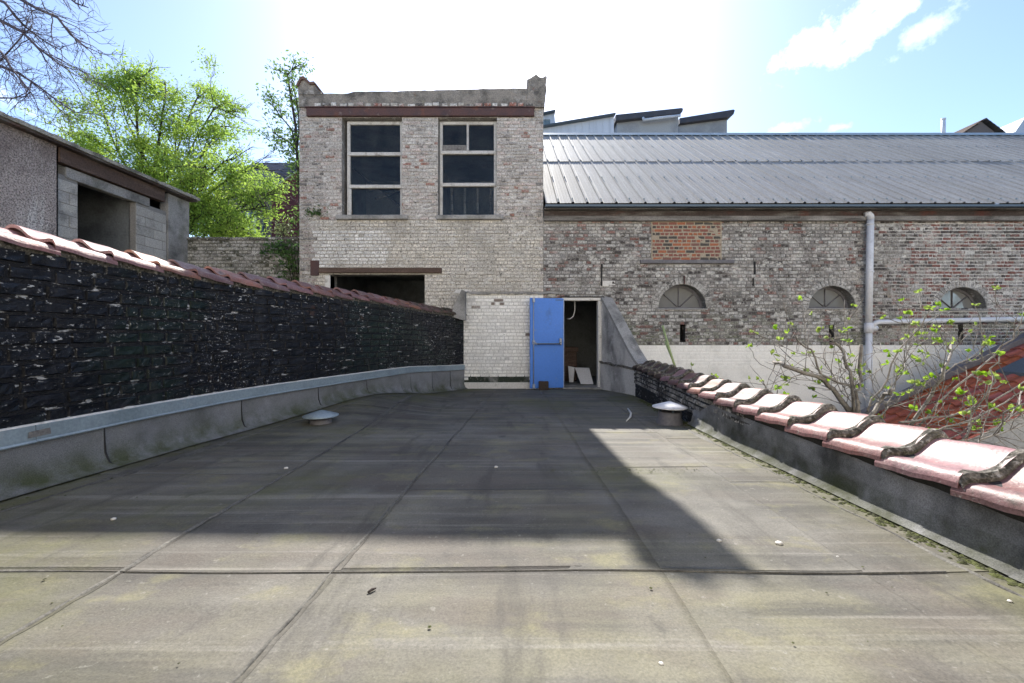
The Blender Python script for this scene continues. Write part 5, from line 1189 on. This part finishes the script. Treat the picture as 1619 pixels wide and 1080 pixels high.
g = MB(); g.prism([(X_(1530), -2.2), (X_(1572), -2.2), (X_(1572), Z_(208)), (X_(1553), Z_(193)), (X_(1530), Z_(207))], 24, 30); g.build('wall', M['greywall'], t_)
for k, (a, b) in enumerate((((1519, 213), (1552, 191)), ((1554, 191), (1584, 213)))):
    for r in range(5):
        u, v = r / 5, (r + 1.2) / 5; p = lambda w: (X_(a[0] + (b[0] - a[0]) * w), Z_(a[1] + (b[1] - a[1]) * w))
        g = MB(); q0, q1 = p(u), p(min(v, 1)); g.prism([q0, q1, (q1[0], q1[1] + .05), (q0[0], q0[1] + .08)], 23.8, 30); g.build('roof_course', M['slate'] if k else M['timber'], t_)
g = MB(); g.prism([((1600 - CX) / FPX * 30, 5), ((1700 - CX) / FPX * 30, 5), ((1700 - CX) / FPX * 30, CAMZ + 345 / FPX * 30), ((1622 - CX) / FPX * 30, CAMZ + 345 / FPX * 30), ((1606 - CX) / FPX * 30, CAMZ + 322 / FPX * 30)], 30, 36)
tag(g.build('white_building', M['clad']), 'pale wall of a far building at the right end of the ridge', 'building')
# ================================================================ RIGHT: NEIGHBOUR'S RED ROOF AND THE SHRUB
rr_ = thing('red_tiled_outhouse', 'low outhouse with orange red tiles and lead edge beyond the parapet', 'outhouse', (8.5, 6.7, -2.2))
YV0, YV1 = 5.95, 7.55; SL = 0.476; rxz = lambda x: -.23 + SL * (x - 7.02)
EX0, EX1 = 6.1, 10.6
g = MB(); g.prism([(EX0 + .1, -2.2), (EX1 + 3.0, -2.2), (EX1 + 3.0, rxz(EX0) - .05), (EX1, rxz(EX1) - .05), (EX0 + .1, rxz(EX0 + .1) - .05)], YV0 + .15, YV1 - .1); g.build('wall', M['cladgrey'], rr_)
g = MB(); g.prism([(EX0, rxz(EX0) - .04), (EX1, rxz(EX1) - .04), (EX1 + 3.1, rxz(EX0) - .04), (EX1 + 3.1, rxz(EX0)), (EX1, rxz(EX1)), (EX0, rxz(EX0))], YV0, YV1); g.build('roof_deck', M['redtile'], rr_)
def rtile():
    g = MB(); n = 8; L = .30; W_ = .20
    def f(u, v):
        w = .018 * math.sin(u * 2 * math.pi) + .01; return (v * L, u * W_, w + .03 * (1 - v) + SL * v * L)
    g.grid(f, n, 2)
    for k in range(n): a, b = f(k / n, 0), f((k + 1) / n, 0); g.face([a, b, (b[0], b[1], b[2] - .022), (a[0], a[1], a[2] - .022)])
    return g.mesh('roof_tile', M['redtile'])
RT = rtile()
for i in range(16):
    for j in range(8):
        x = EX0 + i * .275
        if x > EX1 - .2: continue
        inst('roof_tile', RT, rr_, Matrix.Translation((x, YV0 + j * .2, rxz(x) + .012)))
g = MB(); g.prism([(EX0 - .02, rxz(EX0) - .03), (EX1, rxz(EX1) - .03), (EX1, rxz(EX1) + .13), (EX0 - .02, rxz(EX0) + .13)], YV1 - .03, YV1 + .12); g.build('lead_edge', M['lead'], rr_)
g = MB(); g.poly([(8.55, YV0 + .55, rxz(8.55) + .07), (9.6, YV0 + .55, rxz(9.6) + .07), (9.6, YV0 + 1.1, rxz(9.6) + .07), (8.55, YV0 + 1.1, rxz(8.55) + .07), (8.55, YV0 + .55, rxz(8.55)), (9.6, YV0 + .55, rxz(9.6)), (9.6, YV0 + 1.1, rxz(9.6)), (8.55, YV0 + 1.1, rxz(8.55))], [(0, 1, 2, 3), (0, 4, 5, 1), (1, 5, 6, 2), (2, 6, 7, 3), (3, 7, 4, 0)]); g.build('skylight', M['zincdark'], rr_)
g = MB(); g.tube([(EX0, YV0 - .1, rxz(EX0) - .35), (9.8, YV0 - .1, rxz(EX0) - .35)], .05, 8); g.build('gutter', M['iron'], rr_)
sb = thing('fruit_shrub', 'straggly pruned shrub with fresh green leaf tufts behind the tiled parapet', 'shrub', (3.9, 4.2, -2.2))
wood = MB(); tips = []; SKEL = []
YS = 4.3
wood.tube([(3.75, 4.35, -2.2), (3.78, 4.35, -.8), at(1352, 672, 4.35), at(1350, 648, YS)], [.11, .09, .075, .06], 8, False)
wood.tube([(3.75, 4.35, -2.25), (4.1, 4.2, -2.3), (4.4, 4.0, -2.2), (4.35, 4.0, -.9), at(1440, 700, 4.1), at(1438, 672, 4.1)], [.09, .09, .09, .07, .05, .04], 8, False)
def shoot(q, r, taper=.6, Y=YS, twigs=3, n=6, tip=True):
    ys = [Y + R.uniform(-.12, .12) * k for k in range(len(q))]; pts = [at(px, py, y) for (px, py), y in zip(q, ys)]
    fine = []
    for a, b in zip(pts, pts[1:]):
        for k in range(3): fine.append(a.lerp(b, k / 3) + Vector((R.gauss(0, .012), R.gauss(0, .012), R.gauss(0, .012))))
    fine.append(pts[-1]); m = len(fine) - 1; SKEL.extend(fine)
    wood.tube(fine, [r * (1 - taper * k / m) for k in range(m + 1)], n)
    for c in range(twigs):
        i = R.randint(1, m - 1); d = (fine[i + 1] - fine[i]).normalized(); s = Vector((R.gauss(0, 1), R.gauss(0, .6), R.gauss(.35, 1))); s = (s - d * s.dot(d)).normalized()
        L = R.uniform(.10, .55); tp = limb(fine[i], d * .5 + s + Vector((0, 0, .25)), L, 4, .16); wood.tube(tp, [max(.0028, r * .28), .0034, .003, .0026, .0022], 4)
        if R.random() < .3: tips.append(tp[-1])
        if L > .3:
            for e in range(2):
                t2 = limb(tp[R.randint(1, 3)], s + Vector((R.gauss(0, .6), R.gauss(0, .4), .5)), R.uniform(.08, .25), 3, .16); wood.tube(t2, [.003, .0028, .0025, .002], 4)
                if R.random() < .25: tips.append(t2[-1])
    if tip: tips.append(fine[-1])
for q, r, tp, tw_, yy, ti in (
    (((1348, 655), (1318, 615), (1290, 595), (1240, 577), (1224, 572)), .034, .35, 7, 4.35, False), (((1350, 650), (1345, 590), (1335, 558), (1312, 535)), .022, .3, 5, 4.3, True),
    (((1340, 610), (1300, 590), (1285, 555), (1258, 531)), .016, .4, 4, 4.35, False), (((1357, 655), (1359, 620), (1361, 602), (1362, 545)), .022, .1, 2, 4.2, False),
    (((1374, 656), (1394, 633), (1410, 614)), .024, .1, 1, 4.15, False), (((1372, 650), (1400, 600), (1440, 530), (1472, 488)), .013, .6, 5, 4.2, True),
    (((1380, 655), (1425, 590), (1436, 540), (1455, 460)), .009, .6, 4, 4.5, True), (((1438, 675), (1475, 625), (1495, 585), (1504, 545)), .022, .4, 5, 4.1, True),
    (((1445, 676), (1500, 620), (1560, 575), (1600, 535), (1617, 500)), .013, .6, 5, 4.0, True), (((1420, 670), (1500, 655), (1560, 640), (1625, 600)), .014, .5, 6, 3.9, True),
    (((1450, 685), (1520, 670), (1590, 640), (1640, 600)), .011, .5, 5, 3.7, True), (((1430, 668), (1470, 600), (1530, 570), (1560, 540)), .009, .5, 4, 4.2, True),
    (((1365, 640), (1330, 600), (1260, 600), (1200, 575), (1184, 548)), .006, .5, 6, 4.4, True), (((1350, 640), (1300, 570), (1240, 548), (1195, 528)), .006, .5, 5, 4.4, True),
    (((1368, 645), (1440, 615), (1500, 575), (1535, 570)), .006, .5, 4, 4.3, True), (((1450, 672), (1500, 690), (1560, 680), (1610, 650)), .007, .5, 5, 3.8, True),
    (((1520, 700), (1545, 650), (1570, 600), (1580, 560)), .012, .5, 6, 3.6, True), (((1500, 700), (1580, 690), (1640, 660)), .008, .5, 5, 3.4, True),
    (((1545, 710), (1575, 680), (1605, 640), (1635, 590)), .009, .5, 6, 3.3, True), (((1380, 660), (1420, 640), (1470, 625), (1510, 600)), .010, .5, 6, 4.1, True),
    (((1340, 640), (1330, 600), (1345, 560), (1340, 520)), .007, .5, 4, 4.3, True), (((1400, 665), (1415, 600), (1440, 560), (1480, 525)), .008, .5, 4, 4.2, True),
    (((1230, 660), (1225, 630), (1200, 600)), .006, .4, 4, 4.6, True)):
    shoot(q, r * .82, tp, yy, tw_ + 4, 6, ti)
def tuft_mesh(seed):
    rr = random.Random(seed); g = MB()
    for k in range(rr.choice((4, 5, 6, 7))):
        a = rr.uniform(0, 6.28); e = rr.uniform(-.2, 1.1); d = Vector((math.cos(a) * math.cos(e), math.sin(a) * math.cos(e), math.sin(e))); s = d.orthogonal().normalized(); s = Matrix.Rotation(rr.uniform(0, 6.28), 3, d) @ s; nn = d.cross(s)
        L = rr.uniform(.026, .05); w = L * .34; o = d * .006
        g.poly([o, o + d * L * .3 + s * w, o + d * L * .7 + s * w * .95 + nn * .006, o + d * L + nn * .012, o + d * L * .7 - s * w * .95 + nn * .006, o + d * L * .3 - s * w, o + d * L * .5 - nn * .006],
               [(0, 1, 6), (1, 2, 6), (2, 3, 6), (3, 4, 6), (4, 5, 6), (5, 0, 6)])
    return g.mesh('leaf_tuft', M['leafb'])
TUFT = [tuft_mesh(k) for k in range(8)]
for px, py, y in ((1455, 462, 4.5), (1300, 521, 4.3), (1342, 540, 4.3), (1398, 502, 4.4), (1424, 505, 4.4), (1192, 525, 4.4), (1234, 538, 4.4), (1362, 580, 4.2), (1428, 475, 4.5), (1508, 538, 4.1), (1560, 535, 4.2), (1345, 563, 4.3), (1465, 560, 4.2), (1590, 605, 3.6), (1608, 650, 3.5), (1580, 680, 3.5), (1540, 640, 3.8), (1500, 665, 3.9), (1425, 625, 4.1), (1440, 620, 4.1), (1460, 600, 4.1), (1204, 603, 4.6), (1230, 616, 4.6)):
    p = at(px, py, y); q = min((v for v in SKEL if v.z < p.z - .04 and (v - p).length > .1), key=lambda v: (v - p).length); tips.append(p)
    mid = q.lerp(p, .5) + Vector((R.gauss(0, .03), R.gauss(0, .03), -.02)); wood.tube([q, q.lerp(mid, .5), mid, mid.lerp(p, .5) + Vector((R.gauss(0, .01), 0, R.gauss(0, .01))), p], [.0065, .0055, .005, .004, .003], 5)
wood.build('branches', M['barkg'], sb)
for k, p in enumerate(tips):
    m = Matrix.Translation(p) @ Matrix.Rotation(R.uniform(0, 6.28), 4, 'Z') @ Matrix.Diagonal((1, 1, 1, 1)) @ Matrix.Scale(R.uniform(.7, 1.35), 4)
    inst('leaf_tuft', TUFT[k % 8], sb, m)
sd = thing('seedling', 'tiny seedling with one green leaf tuft sprouting behind the far parapet tiles', 'plant', at(1085, 600, 5.6))
g = MB(); g.tube([at(1083, 612, 5.6), at(1087, 596, 5.6), at(1094, 586, 5.6), at(1093, 579, 5.6)], [.007, .006, .005, .004], 5); g.build('stem', M['barkg'], sd)
inst('leaf_tuft', TUFT[2], sd, Matrix.Translation(at(1093, 578, 5.6)))
print('objects', len(bpy.data.objects), 'tris', sum(len(p.vertices) - 2 for me in bpy.data.meshes for p in me.polygons))
